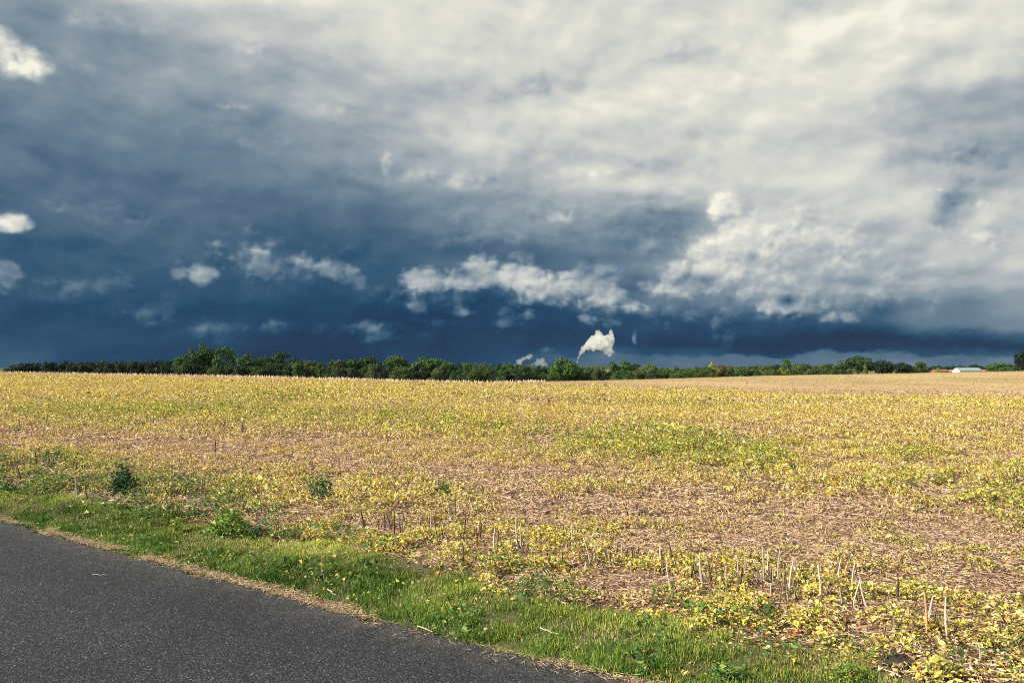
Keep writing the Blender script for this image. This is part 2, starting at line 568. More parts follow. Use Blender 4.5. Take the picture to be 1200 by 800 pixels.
def fields(x, y, z=None):
    X, Y = scr(x, y, z)
    s, d = road_d(x, y)
    br = gauss(X, Y, BROWN)
    gr = gauss(X, Y, GREEN)
    band = fbm(s * 0.16, d * 0.55, 71, 3)
    spot = fbm(x * 1.1, y * 1.1, 77, 3)
    br = np.clip(br * 0.9 + (band - 0.5) * 1.3 + (spot - .5) * 0.8, 0, 1)
    gr = np.clip(gr * (0.45 + 1.3 * spot) + (fbm(s * .12, d * .22, 99, 3) - .52) * 1.5 * (1 - br), 0, 1)
    return X, Y, s, d, br, gr


# ------------------------------------------------------------------ mesh helpers
def np_mesh(name, verts, faces, cols=None, smooth=False):
    """verts (n,3), faces (m,k) all of one size"""
    me = bpy.data.meshes.new(name)
    nv, nf, k = len(verts), len(faces), faces.shape[1]
    me.vertices.add(nv)
    me.vertices.foreach_set('co', np.ascontiguousarray(verts, dtype=np.float32).ravel())
    me.loops.add(nf * k)
    me.loops.foreach_set('vertex_index', np.ascontiguousarray(faces, dtype=np.int32).ravel())
    me.polygons.add(nf)
    me.polygons.foreach_set('loop_start', np.arange(0, nf * k, k, dtype=np.int32))
    if smooth:
        me.polygons.foreach_set('use_smooth', np.ones(nf, dtype=bool))
    me.update(calc_edges=True)
    me.validate()
    if cols is not None:
        a = me.color_attributes.new('Col', 'FLOAT_COLOR', 'POINT')
        c4 = np.ones((nv, 4), dtype=np.float32)
        c4[:, :3] = cols
        a.data.foreach_set('color', c4.ravel())
    return me


def link(name, me, mat=None, parent=None, label=None, cat=None, group=None, kind=None):
    o = bpy.data.objects.new(name, me)
    col.objects.link(o)
    if mat is not None and not me.materials:
        me.materials.append(mat)
    if parent is not None:
        o.parent = parent
    tag(o, label, cat, group, kind)
    return o


def tag(o, label=None, cat=None, group=None, kind=None):
    if label:
        o['label'] = label
    if cat:
        o['category'] = cat
    if group:
        o['group'] = group
    if kind:
        o['kind'] = kind


def empty(name, loc, rz=0.0, **kw):
    o = bpy.data.objects.new(name, None)
    o.empty_display_size = 0.1
    o.location = loc
    o.rotation_euler = (0, 0, rz)
    col.objects.link(o)
    tag(o, **kw)
    return o


def frames(n, tilt, rg=rng, up=None):
    """random orthonormal frames: a (length axis), b (width axis), c (normal)"""
    ph = rg.uniform(0, 2 * np.pi, n)
    th = tilt
    ax = rg.uniform(0, 2 * np.pi, n)
    c = np.stack([np.sin(th) * np.cos(ax), np.sin(th) * np.sin(ax), np.cos(th)], 1)
    t = np.stack([np.cos(ph), np.sin(ph), np.zeros(n)], 1)
    b = np.cross(c, t)
    b /= np.linalg.norm(b, axis=1, keepdims=True) + 1e-9
    a = np.cross(b, c)
    return a, b, c


def leaves_geo(P, L, W, tilt, fold, rg=rng):
    """two triangles folded along the midrib"""
    n = len(P)
    a, b, c = frames(n, tilt, rg)
    L = L[:, None]; W = W[:, None]; f = fold[:, None]
    base = P - a * L * .5
    tip = P + a * L * .5 - c * L * .12
    lf = P - a * L * .05 + b * W * .5 + c * f * W
    rt = P - a * L * .05 - b * W * .5 + c * f * W
    v = np.stack([base, lf, tip, rt], 1).reshape(-1, 3)
    i = np.arange(n)[:, None] * 4
    fa = np.concatenate([i + np.array([[0, 2, 1]]), i + np.array([[0, 3, 2]])], 0)
    return v, fa


def hexleaf_geo(P, L, W, tilt, fold, rg=rng):
    """six-sided leaf blade folded on its midrib, for the nearest plants: two quads"""
    n = len(P)
    a, b, c = frames(n, tilt, rg)
    L = L[:, None]; W = W[:, None]; f = fold[:, None]
    cr = rg.uniform(-.1, .25, (n, 1))
    base = P - a * L * .5
    tip = P + a * L * .5 - c * L * cr
    l1 = P - a * L * .18 + b * W * .5 + c * f * W
    l2 = P + a * L * .2 + b * W * .38 + c * (f * W * .7 - cr * L * .4)
    r1 = P - a * L * .18 - b * W * .5 + c * f * W
    r2 = P + a * L * .2 - b * W * .38 + c * (f * W * .7 - cr * L * .4)
    v = np.stack([base, l1, l2, tip, r2, r1], 1).reshape(-1, 3)
    i = np.arange(n)[:, None] * 6
    fa = np.concatenate([i + np.array([[0, 3, 2, 1]]), i + np.array([[0, 5, 4, 3]])], 0)
    return v, fa


def wedge(n, r0, r1, X0=-140, X1=1340, rg=rng):
    r = np.sqrt(rg.uniform(r0 * r0, r1 * r1, n))
    X = rg.uniform(X0, X1, n)
    return (X - 600) / F * r, r


def pick(palette, weights, rg=rng):
    """palette (k,3), weights (n,k) -> (n,3)"""
    w = np.cumsum(weights, 1)
    w /= w[:, -1:]
    u = rg.uniform(0, 1, (len(w), 1))
    return np.array(palette)[(u > w).sum(1)]


def rep(c, k):
    return np.repeat(c, k, axis=0)


# ------------------------------------------------------------------ ground sheet
def build_ground():
    fine = np.radians(np.arange(-42, 42.01, 0.16))
    coarse = np.radians(np.arange(45, 318 - 2.9, 3.0))
    ang = np.concatenate([fine, coarse])
    rr = [0.6]
    while rr[-1] < 7000:
        r = rr[-1]
        rr.append(r * (1.008 if 3 < r < 320 else 1.06))
    rr = np.array(rr)
    R, A = np.meshgrid(rr, ang, indexing='ij')
    x = R * np.sin(A); y = R * np.cos(A)
    z = T(x.ravel(), y.ravel())
    nr, na = R.shape
    v = np.stack([x.ravel(), y.ravel(), z], 1)
    i, j = np.meshgrid(np.arange(nr - 1), np.arange(na), indexing='ij')
    j2 = (j + 1) % na
    f = np.stack([i * na + j, (i + 1) * na + j, (i + 1) * na + j2, i * na + j2], -1).reshape(-1, 4)[:, ::-1]
    c0 = len(v)
    v = np.vstack([v, [[0, 0, float(T(np.array([0.]), np.array([0.01]))[0])]]])
    X, Y, s, d, br, gr = fields(v[:, 0], v[:, 1], v[:, 2])
    x, y = v[:, 0], v[:, 1]
    tm = tan_mask(X, Y, x, y)
    r = np.hypot(x, y)
    tm = np.where(y < 3, 0, tm)
    soil = np.array([0.125, 0.082, 0.055])
    litter = np.array([0.34, 0.22, 0.12])
    yellow = np.array([0.36, 0.28, 0.095])
    tan = np.array([0.46, 0.335, 0.17])
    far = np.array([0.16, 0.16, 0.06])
    dead = np.array([0.27, 0.20, 0.13])
    sod = np.array([0.10, 0.095, 0.045])
    c = soil * np.ones((len(v), 1))
    k = (0.25 + 0.3 * fbm(x * 3, y * 3, 5, 3))[:, None]
    c = c * (1 - k) + litter * k
    k = (sst(r, 35, 120) * (1 - br * .6) * .6)[:, None]
    c = c * (1 - k) + yellow * k
    # rows of the stubble on the far rise
    rows = 0.5 + 0.5 * np.sin((x * 0.35 + y * 0.94) * 0.9 + 3 * fbm(x * .05, y * .05, 5, 2))
    vy = sst(fbm(x * .02, y * .02, 18, 3), .45, .65)[:, None]
    tn = (tan * (1 - vy * .5) + np.array([.38, .32, .12]) * vy * .5) * (0.58 + 0.50 * fbm(x * .12, y * .05, 8, 4)[:, None] + 0.13 * rows[:, None])
    k = tm[:, None]
    c = c * (1 - k) + tn * k
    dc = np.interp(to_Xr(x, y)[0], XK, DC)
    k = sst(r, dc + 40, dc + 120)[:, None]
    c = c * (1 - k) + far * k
    k = ((1 - sst(d, 0.05, 0.5)) * (r < 60))[:, None]
    c = c * (1 - k) + dead * k
    gws = grass_w(s)
    k = (sst(d, .10, .2) * (1 - sst(d, gws - .15, gws + .05)) * (r < 60))[:, None]
    c = c * (1 - k) + sod * k
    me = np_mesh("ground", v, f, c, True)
    m, gm = new_mat("field_soil")
    a = gm.n('ShaderNodeAttribute', attribute_name='Col').outputs['Color']
    pos = gm.n('ShaderNodeNewGeometry').outputs['Position']
    n1 = gm.noise(pos, 22.0, 6.0, 0.7)
    n2 = gm.noise(pos, 1.6, 5.0, 0.65)
    n3 = gm.noise(gm.v('MULTIPLY', pos, (1, .35, 1)), .35, 5.0, 0.7)
    kk = gm.m('MULTIPLY', gm.m('MULTIPLY_ADD', n1, 1.1, 0.45), gm.m('MULTIPLY_ADD', n2, 0.7, 0.65))
    kk = gm.m('MULTIPLY', kk, gm.m('MULTIPLY_ADD', n3, 0.5, 0.75))
    cc = gm.v('SCALE', a, kk)
    finish(gm, cc, 0.95, 0.1, bump=n1, bump_s=0.6, bump_d=0.03)
    link("ground", me, m, kind='structure')


build_ground()


# ------------------------------------------------------------------ asphalt road
def build_road():
    ss = np.arange(-16, 26, 0.012)
    e = np.interp(ss, ES, ED) + (fbm(ss * 1.6, ss * 0, 4, 4) - .5) * 0.20 + (fbm(ss * 9, ss * 0, 14, 3) - .5) * 0.12 + (fbm(ss * 40, ss * 0, 15, 2) - .5) * 0.05
    e2 = np.interp(ss, ES, ED) - ROAD_W + (fbm(ss * 1.6, ss * 0 + 5, 4, 4) - .5) * 0.16
    TS = [0, .006, .012, .02, .03, .045, .06, .09, .13, .19, .25, .31, .38, .44, .5, .6, .7, .8, .9, 1.0]
    nu = len(TS) - 1
    rows = []
    dust = []
    for k in range(nu + 1):
        t = TS[k]
        d = e * (1 - t) + e2 * t
        z = 0.012 * np.ones_like(d) + 0.05 * (1 - (2 * t - 1) ** 2)
        dust.append(math.exp(-t * ROAD_W / .15))
        if k == 0 or k == nu:
            dust.append(dust[-1])
            rows.append(np.stack([O[0] + ss * U[0] + d * N[0], O[1] + ss * U[1] + d * N[1], z * 0 - 0.05], 1))
            d = d + (-0.01 if k == 0 else 0.01)
        rows.append(np.stack([O[0] + ss * U[0] + d * N[0], O[1] + ss * U[1] + d * N[1], z], 1))
        if k == nu:
            rows[-2], rows[-1] = rows[-1], rows[-2]
    V = np.array(rows)
    nr, ns = V.shape[:2]
    i, j = np.meshgrid(np.arange(nr - 1), np.arange(ns - 1), indexing='ij')
    f = np.stack([i * ns + j, (i + 1) * ns + j, (i + 1) * ns + j + 1, i * ns + j + 1], -1).reshape(-1, 4)
    me = np_mesh("asphalt_road", V.reshape(-1, 3), f, np.repeat(np.array(dust), ns)[:, None] * np.ones((1, 3)), False)
    m, gm = new_mat("asphalt")
    pos = gm.n('ShaderNodeNewGeometry').outputs['Position']
    vo = gm.n('ShaderNodeTexVoronoi', feature='F1')
    gm.put(vo.inputs['Vector'], pos)
    vo.inputs['Scale'].default_value = 100.0
    stone = vo.outputs['Distance']
    cc = vo.outputs['Color']
    sepc = gm.n('ShaderNodeSeparateColor')
    gm.put(sepc.inputs[0], cc)
    nbig = gm.noise(pos, 0.9, 4.0, 0.6)
    nm = gm.noise(pos, 14.0, 5.0, 0.65)
    val = gm.m('POWER', sepc.outputs[0], 3.0)
    val = gm.m('MULTIPLY_ADD', val, 0.095, 0.021)
    gap = gm.sstep(stone, 0.25, 0.62, 1.0, 0.32)
    val = gm.m('MULTIPLY', val, gap)
    val = gm.m('MULTIPLY', val, gm.m('MULTIPLY_ADD', nm, 1.0, 0.5))
    val = gm.m('MULTIPLY', val, gm.m('MULTIPLY_ADD', nbig, 0.6, 0.8))
    spark = gm.sstep(sepc.outputs[1], 0.975, 0.995, 0.0, 0.13)
    st = gm.noise(pos, 0.35, 3.0, 0.5, 0.6)
    val = gm.m('MULTIPLY', val, gm.sstep(st, 0.35, 0.65, 0.82, 1.15))
    val = gm.m('ADD', val, spark)
    tint = gm.mixc(sepc.outputs[2], (0.80, 1.0, 1.26, 1), (0.94, 1.0, 1.10, 1))
    colr = gm.v('SCALE', tint, val)
    # worn wheel path along the lane, and dirt washed in from the verge
    sdist = gm.v('DOT_PRODUCT', pos, (float(N[0]), float(N[1]), 0.0))
    wob = gm.m('MULTIPLY_ADD', gm.noise(pos, .5, 2.0), .5, sdist)
    path = gm.m('ABSOLUTE', gm.m('SINE', gm.m('MULTIPLY', wob, 1.75)))
    colr = gm.v('SCALE', colr, gm.m('MULTIPLY_ADD', path, .28, .84))
    du = gm.n('ShaderNodeAttribute', attribute_name='Col').outputs['Color']
    sx = gm.n('ShaderNodeSeparateColor'); gm.put(sx.inputs[0], du)
    dn = gm.sstep(gm.noise(pos, 7.0, 6.0, .75), .38, .62)
    colr = gm.mixc(gm.m('MULTIPLY', gm.m('MULTIPLY', sx.outputs[0], dn), .5), colr, (.17, .13, .09, 1))
    hgt = gm.m('ADD', gm.m('SUBTRACT', 1.0, stone), gm.m('MULTIPLY', sepc.outputs[0], .9))
    finish(gm, colr, 0.72, 0.35, bump=hgt, bump_s=1.0, bump_d=0.005)
    link("asphalt_road", me, m, kind='structure')


build_road()


# ------------------------------------------------------------------ field plants (stuff)
PAL = [(0.74, 0.55, 0.085), (0.82, 0.68, 0.23), (0.47, 0.50, 0.07), (0.60, 0.42, 0.21), (0.27, 0.165, 0.11),
       (0.62, 0.31, 0.07), (0.13, 0.24, 0.04), (0.76, 0.62, 0.44)]
#      yellow            pale yellow        yellow green        tan               brown              orange             green              pale tan


def leaf_weights(n, br, gr, tm, near):
    w = np.zeros((n, 8))
    w[:, 0] = 1.0 * (1 - br * .75)
    w[:, 1] = 0.75 * (1 - br * .6)
    w[:, 2] = 0.42 * (1 - br * .8) + 2.2 * gr
    w[:, 3] = 0.42 + 1.1 * br
    w[:, 4] = 0.22 + 0.95 * br
    w[:, 5] = 0.035 + 0.03 * near
    w[:, 6] = 0.03 + 2.6 * gr ** 1.3
    w[:, 7] = 0.34 + 0.5 * br
    w = w * (1 - tm[:, None])
    w[:, 5] += br * .06
    w[:, 3] += tm * 1.4
    w[:, 7] += tm * 1.4
    w[:, 4] += tm * .35
    w[:, 0] += tm * .25
    return w + 1e-6


# bare or weedy spots where no crop leaf grows: photo X, Y, half width, depth below and above in photo pixels
CLEAR = [(146, 579, 24, 12, 5), (62, 546, 15, 8, 3), (376, 580, 21, 10, 4), (521, 579, 11, 7, 3), (270, 629, 30, 16, 6), (300, 632, 12, 8, 4), (205, 607, 14, 8, 4),
         (928, 552, 7, 5, 2), (10, 575, 16, 9, 4), (234, 592, 22, 9, 4), (133, 589, 16, 5, 3), (1050, 775, 26, 12, 7), (239, 579, 5, 8, 2), (254, 533, 4, 6, 2), (286, 506, 4, 5, 2),
         (440, 620, 42, 8, 10), (610, 644, 12, 12, 6), (822, 682, 12, 10, 6), (740, 680, 60, 9, 9)]


def cleared(X, Y):
    k = np.ones(len(X))
    for (cx, cy, w, dn, up) in CLEAR:
        q = ((X - cx) / w) ** 2 + np.where(Y > cy, (Y - cy) / dn, (Y - cy) / up) ** 2
        k = np.minimum(k, sst(q, .7, 1.4))
    return k


def build_leaves():
    VV, FF, CC = [], [], []
    off = 0
    bands = [  # r0, r1, n, size, height, tilt, clump frequency
        (3.6, 9, 260000, .0235, .06, .95, 3.6), (9, 18, 400000, .030, .11, 1.05, 2.8), (18, 38, 470000, .046, .18, 1.15, 1.7),
        (38, 80, 360000, .085, .28, 1.2, .9), (80, 150, 240000, .15, .34, 1.25, .5), (150, 285, 120000, .22, .28, 1.25, .4)]
    for bi, (r0, r1, n, size, hgt, tl, cf) in enumerate(bands):
        x, y = wedge(n, r0, r1, -240 if bi < 2 else -140, 1440 if bi < 2 else 1340)
        X, Y, s, d, br, gr = fields(x, y)
        tm = tan_mask(X, Y, x, y)
        gw = grass_w(s)
        cl = fbm(x * cf, y * cf, 21 + bi, 2)
        dens = (1.0 - 0.62 * br) * (0.22 + 1.3 * sst(cl, .38, .58))
        dens = dens * (1 - tm * .72)
        rag = (fbm(x * 2.2, y * 2.2, 55, 3) - .5) * .9
        edge = np.maximum(sst(d + rag, gw - 0.15, gw + 0.15), .025 * (d > .15))
        dens = dens * np.where(d < gw + .2, edge, 1.0) * (cleared(X, Y) if bi < 3 else 1.0)
        dcx = np.interp(to_Xr(x, y)[0], XK, DC)
        dens = dens * (y < dcx + 8)
        keep = (rng.uniform(0, 1, n) < dens) & (d > 0.05)
        x, y, br, gr, tm, cl = x[keep], y[keep], br[keep], gr[keep], tm[keep], cl[keep]
        n = len(x)
        z = T(x, y)
        up = rng.uniform(0.05, 1, n) ** 0.8 * hgt * (0.25 + 1.2 * sst(cl, .35, .65)) * (1 - .55 * br) * (1 - .75 * tm) * (1 + .5 * gr)
        P = np.stack([x, y, z + up + size * .2], 1)
        L = size * np.exp(rng.normal(0, .38, n)) * (1 - .45 * tm) * (1 + .25 * gr) * (1 - .25 * br)
        W = L * rng.uniform(.5, .85, n)
        tilt = np.abs(rng.normal(0, tl * .55, n)).clip(0, 1.5)
        c = pick(PAL, leaf_weights(n, br, gr, tm, 1.0 if bi < 2 else 0.0))
        c = c * (1 - .38 * tm[:, None]) * rng.uniform(.72, 1.22, (n, 1)) * (1 + rng.normal(0, .05, (n, 3)))
        v, f = leaves_geo(P, L, W, tilt, rng.uniform(-.15, .55, n))
        VV.append(v); FF.append(f + off); CC.append(rep(c, 4))
        off += len(v)
    me = np_mesh("soybean_leaves", np.vstack(VV), np.vstack(FF), np.clip(np.vstack(CC), 0.01, .9))
    link("soybean_leaves", me, M_LEAF, label="low carpet of yellowing crop leaves covering the field", cat="crop leaves", kind='stuff')


build_leaves()


def straw_geo(P, L, W, dirn, rg=rng, droop=None):
    """a flat-bottomed three sided sliver: two quads meeting on a ridge"""
    n = len(P)
    side = np.cross(dirn, np.array([0, 0, 1.0]))
    side /= np.linalg.norm(side, axis=1, keepdims=True) + 1e-9
    upv = np.cross(side, dirn)
    L = L[:, None] * .5; W = W[:, None] * .5
    a, b = P - dirn * L, P + dirn * L
    v = np.stack([a - side * W, a + upv * W * 1.2, a + side * W, b - side * W, b + upv * W * 1.2, b + side * W], 1).reshape(-1, 3)
    i = np.arange(n)[:, None] * 6
    f = np.concatenate([i + np.array([[0, 1, 4, 3]]), i + np.array([[1, 2, 5, 4]])], 0)
    return v, f


def build_straw():
    VV, FF, CC = [], [], []
    off = 0
    SP = [(0.56, 0.39, 0.23), (0.28, 0.18, 0.12), (0.60, 0.46, 0.30), (0.12, 0.08, 0.07), (0.42, 0.28, 0.20)]
    for bi, (r0, r1, n, ln, wd) in enumerate([(3.6, 9, 130000, .042, .0052), (9, 18, 180000, .055, .009), (18, 40, 130000, .09, .018), (40, 90, 60000, .18, .04)]):
        x, y = wedge(n, r0, r1, -240, 1440)
        X, Y, s, d, br, gr = fields(x, y)
        tm = tan_mask(X, Y, x, y)
        gw = grass_w(s)
        dens = .28 + .9 * br
        inside = (d > gw - .1)
        keep = (rng.uniform(0, 1, n) < dens) & inside
        x, y, br = x[keep], y[keep], br[keep]
        n = len(x)
        th = rng.uniform(0, 2 * np.pi, n)
        # most of the litter lies along the rows
        al = math.atan2(U[1], U[0])
        th = np.where(rng.uniform(0, 1, n) < .35, al + rng.normal(0, .35, n), th)
        ph = rng.normal(0, .22, n)
        dr = np.stack([np.cos(th) * np.cos(ph), np.sin(th) * np.cos(ph), np.sin(ph)], 1)
        P = np.stack([x, y, T(x, y) + rng.uniform(.0, .035, n) + wd], 1)
        L = ln * np.exp(rng.normal(0, .55, n))
        W = wd * rng.uniform(.6, 1.8, n)
        c = pick(SP, np.ones((n, 5)) * np.array([1, 1.3, .3, 1.1, 1])) * rng.uniform(.75, 1.2, (n, 1))
        v, f = straw_geo(P, L, W, dr)
        VV.append(v); FF.append(f + off); CC.append(rep(c, 6)); off += len(v)
    me = np_mesh("straw_litter", np.vstack(VV), np.vstack(FF), np.clip(np.vstack(CC), .01, .9))
    link("straw_litter", me, M_STRAW, label="brown and tan straw litter lying between the crop leaves", cat="straw litter", kind='stuff')


build_straw()


def blades(x, y, h, w, cols, lean=0.5, rg=rng):
    n = len(x)
    z = T(x, y)
    th = rg.uniform(0, 2 * np.pi, n)
    face = rg.uniform(0, 2 * np.pi, n)
    ln = np.abs(rg.normal(0, lean, n)).clip(0, 1.25)
    bx, by = np.cos(th), np.sin(th)
    side = np.stack([np.cos(face), np.sin(face), np.zeros(n)], 1) * w[:, None] * .5
    p = np.stack([x, y, z - .005], 1)
    m1 = p + np.stack([bx * np.sin(ln * .5) * h * .5, by * np.sin(ln * .5) * h * .5, np.cos(ln * .5) * h * .5], 1)
    l2 = (ln * 1.5).clip(0, 1.75)
    tip = m1 + np.stack([bx * np.sin(l2) * h * .5, by * np.sin(l2) * h * .5, np.cos(l2) * h * .5], 1)
    v = np.stack([p - side, p + side, m1 + side * .8, m1 - side * .8, tip], 1).reshape(-1, 3)
    i = np.arange(n)[:, None] * 5
    f = np.concatenate([i + np.array([[0, 1, 2]]), i + np.array([[0, 2, 3]]), i + np.array([[3, 2, 4]])], 0)
    return v, f, rep(cols, 5)


def build_grass():
    n = 1050000
    s = rng.uniform(-9, 12, n)
    d = rng.uniform(-.06, 1, n) ** 1.0 * 2.2
    e = np.interp(s, ES, ED)
    x = O[0] + s * U[0] + (d + e) * N[0]
    y = O[1] + s * U[1] + (d + e) * N[1]
    gw = grass_w(s)
    X, Y = scr(x, y)
    cl = fbm(x * 2.1, y * 2.1, 61, 4)
    cl2 = fbm(x * 7, y * 7, 63, 2)
    start = .02 + (fbm(s * 2.3, s * 0, 67, 3) - .5) * .50
    rag = (cl - .5) * 1.5 + (cl2 - .5) * .5
    core = sst(d, start - .04, start + .1) * (1 - sst(d, gw - .25 + rag, gw + .2 + rag))
    leftside = 1 - sst(X, 240, 420)
    outer = leftside * sst(cl, .50, .64) * .6 * (d < gw + 1.6) * (1 - sst(d, gw + .9, gw + 1.5)) + sst(cl, .6, .72) * .25 * (d < gw + .5)
    dens = np.maximum(core * (.42 + .8 * sst(cl2, .32, .56)), outer * sst(cl2, .4, .6))
    keep = (rng.uniform(0, 1, n) < dens) & (y > 2.2)
    x, y, s, d, gw, cl, X, cl2 = x[keep], y[keep], s[keep], d[keep], gw[keep], cl[keep], X[keep], cl2[keep]
    n = len(x)
    rel = d / gw
    dry = np.clip(sst(rel, .35, 1.0) * .75 + sst(X, 450, 1000) * .45 + (cl - .5) * 1.3, 0, 1)
    GPAL = [(0.045, 0.125, 0.022), (0.12, 0.26, 0.03), (0.31, 0.38, 0.045), (0.44, 0.41, 0.11), (0.52, 0.41, 0.23)]
    w = np.stack([1.2 - dry, 1.2 - dry * .8, .25 + dry * 1.1, .05 + dry * .75, .08 + dry * .30 + 1.2 * sst(fbm(x * 1.7, y * 1.7, 205, 3), .56, .68)], 1).clip(.01, 9)
    c = pick(GPAL, w) * rng.uniform(.75, 1.25, (n, 1))
    h = rng.uniform(.018, .062, n) * (.25 + 1.6 * cl2) * (1 - .25 * dry)
    wd = rng.uniform(.0025, .0055, n) * (1 + np.clip(y - 6, 0, 12) * .08)
    tone = fbm(x * 1.2 + 9, y * 1.2, 69, 4)[:, None]
    c = c * (1 + .15 * dry[:, None]) * (.40 + 1.0 * tone) + np.array([.055, .035, .015]) * sst(tone, .5, .7)
    v, f, cc = blades(x, y, h, wd, c, 1.0)
    me = np_mesh("verge_grass", v, f, np.clip(cc, .01, .9))
    link("verge_grass", me, M_GRASS, label="strip of short green grass along the road edge", cat="grass", kind='stuff')
    # dead grass along the asphalt edge
    n = 38000
    s = rng.uniform(-9, 13, n)
    d = rng.normal(.02, .05, n) + (fbm(s * 1.1, s * 0, 45, 3) - .5) * .2
    e = np.interp(s, ES, ED)
    k = (d < .34) & (d > -.16) & (rng.uniform(0, 1, n) < .08 + 1.0 * sst(fbm(s * 2.2, d * 4, 87, 3), .36, .6)) & ((d > -.01) | (rng.uniform(0, 1, n) < .25))
    s, d, e = s[k], d[k], e[k]
    n = len(s)
    x = O[0] + s * U[0] + (d + e) * N[0]
    y = O[1] + s * U[1] + (d + e) * N[1]
    th = rng.uniform(0, 2 * np.pi, n)
    ph = rng.normal(0, .28, n)
    dr = np.stack([np.cos(th) * np.cos(ph), np.sin(th) * np.cos(ph), np.sin(ph)], 1)
    P = np.stack([x, y, np.maximum(T(x, y), .012) + rng.uniform(.001, .016, n)], 1)
    c = pick([(.38, .28, .16), (.46, .37, .24), (.22, .15, .10), (.32, .21, .14)], np.ones((n, 4)) * np.array([1, .7, .8, .6])) * rng.uniform(.75, 1.2, (n, 1))
    v, f = straw_geo(P, np.exp(rng.normal(-3.75, .55, n)), rng.uniform(.0014, .0042, n), dr)
    me = np_mesh("dead_grass", v, f, np.clip(rep(c, 6), .01, .9))
    link("dead_grass", me, M_STRAW, label="dry tan dead grass lining the edge of the asphalt", cat="dead grass", kind='stuff')


build_grass()


def build_low_weeds():
    n = 150000
    s = rng.uniform(-9, 12, n)
    d = rng.uniform(.08, 3.4, n)
    e = np.interp(s, ES, ED)
    x = O[0] + s * U[0] + (d + e) * N[0]
    y = O[1] + s * U[1] + (d + e) * N[1]
    X, Y = scr(x, y)
    gw = grass_w(s)
    cl = fbm(x * 2.6, y * 2.6, 161, 3)
    left = 1 - sst(X, 200, 330)
    k = left * .75 * sst(cl, .44, .58) * (.15 + .85 * cleared(X, Y)) * (d > gw - .4) * (1 - sst(d, gw + 1.2, gw + 2.3)) * .9 + (d < gw + .1) * sst(cl, .56, .66) * .35 + (d > gw - .1) * (d < gw + .5) * sst(cl, .55, .62) * .4
    keep = (rng.uniform(0, 1, n) < k) & (y > 2.5)
    x, y, cl, X = x[keep], y[keep], cl[keep], X[keep]
    n = len(x)
    P = np.stack([x, y, T(x, y) + rng.uniform(.01, .12, n) * sst(cl, .38, .62) * (1 + .8 * (X < 330))], 1)
    L = .027 * np.exp(rng.normal(0, .35, n))
    v, f = hexleaf_geo(P, L, L * rng.uniform(.5, .9, n), np.abs(rng.normal(0, .55, n)).clip(0, 1.3), rng.uniform(0, .4, n))
    c = pick([(.04, .11, .03), (.075, .17, .035), (.14, .24, .045), (.30, .31, .06)], np.ones((n, 4)) * np.array([1, 1.2, .8, .35])) * rng.uniform(.75, 1.2, (n, 1))
    link("low_weeds", np_mesh("low_weeds", v, f, np.clip(rep(c, 6), .005, .9)), M_WEED, label="low creeping broad leaved weeds mixed into the verge grass", cat="ground cover", kind='stuff')


build_low_weeds()


def build_fringe():
    """dry stalk tips along the crest and the thin stubble on the far rise"""
    n = 3600
    X = rng.uniform(-120, 640, n)
    dc = np.interp(X, XK, DC)
    r = dc + rng.uniform(-26, 3, n)
    x = (X - 600) / F * r
    y = r
    k = fbm(x * .05, y * .05, 91, 3) > .36
    x, y = x[k], y[k]
    n = len(x)
    h = rng.uniform(.25, .68, n) ** 1.3
    c = pick([(.66, .50, .32), (.55, .40, .26), (.72, .58, .42)], np.ones((n, 3))) * rng.uniform(.8, 1.15, (n, 1))
    v1, f1, c1 = blades(x, y, h, rng.uniform(.10, .22, n), c, .12)
    # pale stubble patches further down
    xs, ys = [], []
    for (cx, cy, rx, ry, m) in [(935, 478, 8, 2, 50), (965, 476, 6, 2, 30), (985, 476, 10, 2.4, 90), (1055, 481, 6, 2, 30), (880, 480, 12, 3, 30), (700, 486, 40, 5, 40), (1110, 500, 40, 8, 40), (505, 470, 60, 6, 50), (120, 500, 90, 10, 40)]:
        for _ in range(m):
            a, b, _z = gpt(cx + random.gauss(0, rx), cy + random.gauss(0, ry))
            xs.append(a); ys.append(b)
    xs, ys = np.array(xs), np.array(ys)
    n2 = len(xs)
    c = np.array([.50, .44, .36]) * rng.uniform(.7, 1.1, (n2, 1))
    v2, f2, c2 = blades(xs, ys, rng.uniform(.15, .40, n2), rng.uniform(.012, .03, n2), c, .2)
    # short broken stubble along the row
    xs, ys = [], []
    for (xa, ya, xb, yb, m, sp) in [(420, 608, 590, 632, 110, 9), (0, 552, 330, 600, 60, 9), (590, 640, 780, 672, 70, 11), (780, 678, 1010, 705, 90, 12), (1010, 712, 1200, 745, 45, 14), (640, 600, 1100, 640, 40, 14)]:
        for _ in range(m):
            t = random.random()
            a, b, _z = gpt(xa + (xb - xa) * t + random.gauss(0, 8), ya + (yb - ya) * t + random.gauss(0, sp))
            xs.append(a); ys.append(b)
    xs, ys = np.array(xs), np.array(ys)
    n3 = len(xs)
    L3 = rng.uniform(.03, .15, n3)
    dr = np.stack([rng.normal(0, .25, n3), rng.normal(0, .25, n3), np.ones(n3)], 1)
    dr /= np.linalg.norm(dr, axis=1, keepdims=True)
    v3, f3 = straw_geo(np.stack([xs, ys, T(xs, ys) + L3 * .45], 1), L3, rng.uniform(.006, .014, n3), dr)
    c3 = rep(pick([(.36, .30, .25), (.26, .21, .17), (.12, .08, .06)], np.ones((n3, 3))), 6)
    sm = np_mesh("short_stubble", v3, f3, c3)
    link("short_stubble", sm, M_STRAW, label="short broken stubble ends scattered along the stubble row", cat="stubble", kind='stuff')
    me = np_mesh("dry_stubble", np.vstack([v1, v2]), np.vstack([f1, f2 + len(v1)]), np.clip(np.vstack([c1, c2]), .01, .9))
    link("dry_stubble", me, M_STRAW, label="pale dry stubble tips standing along the crest of the field", cat="stubble", kind='stuff')


build_fringe()


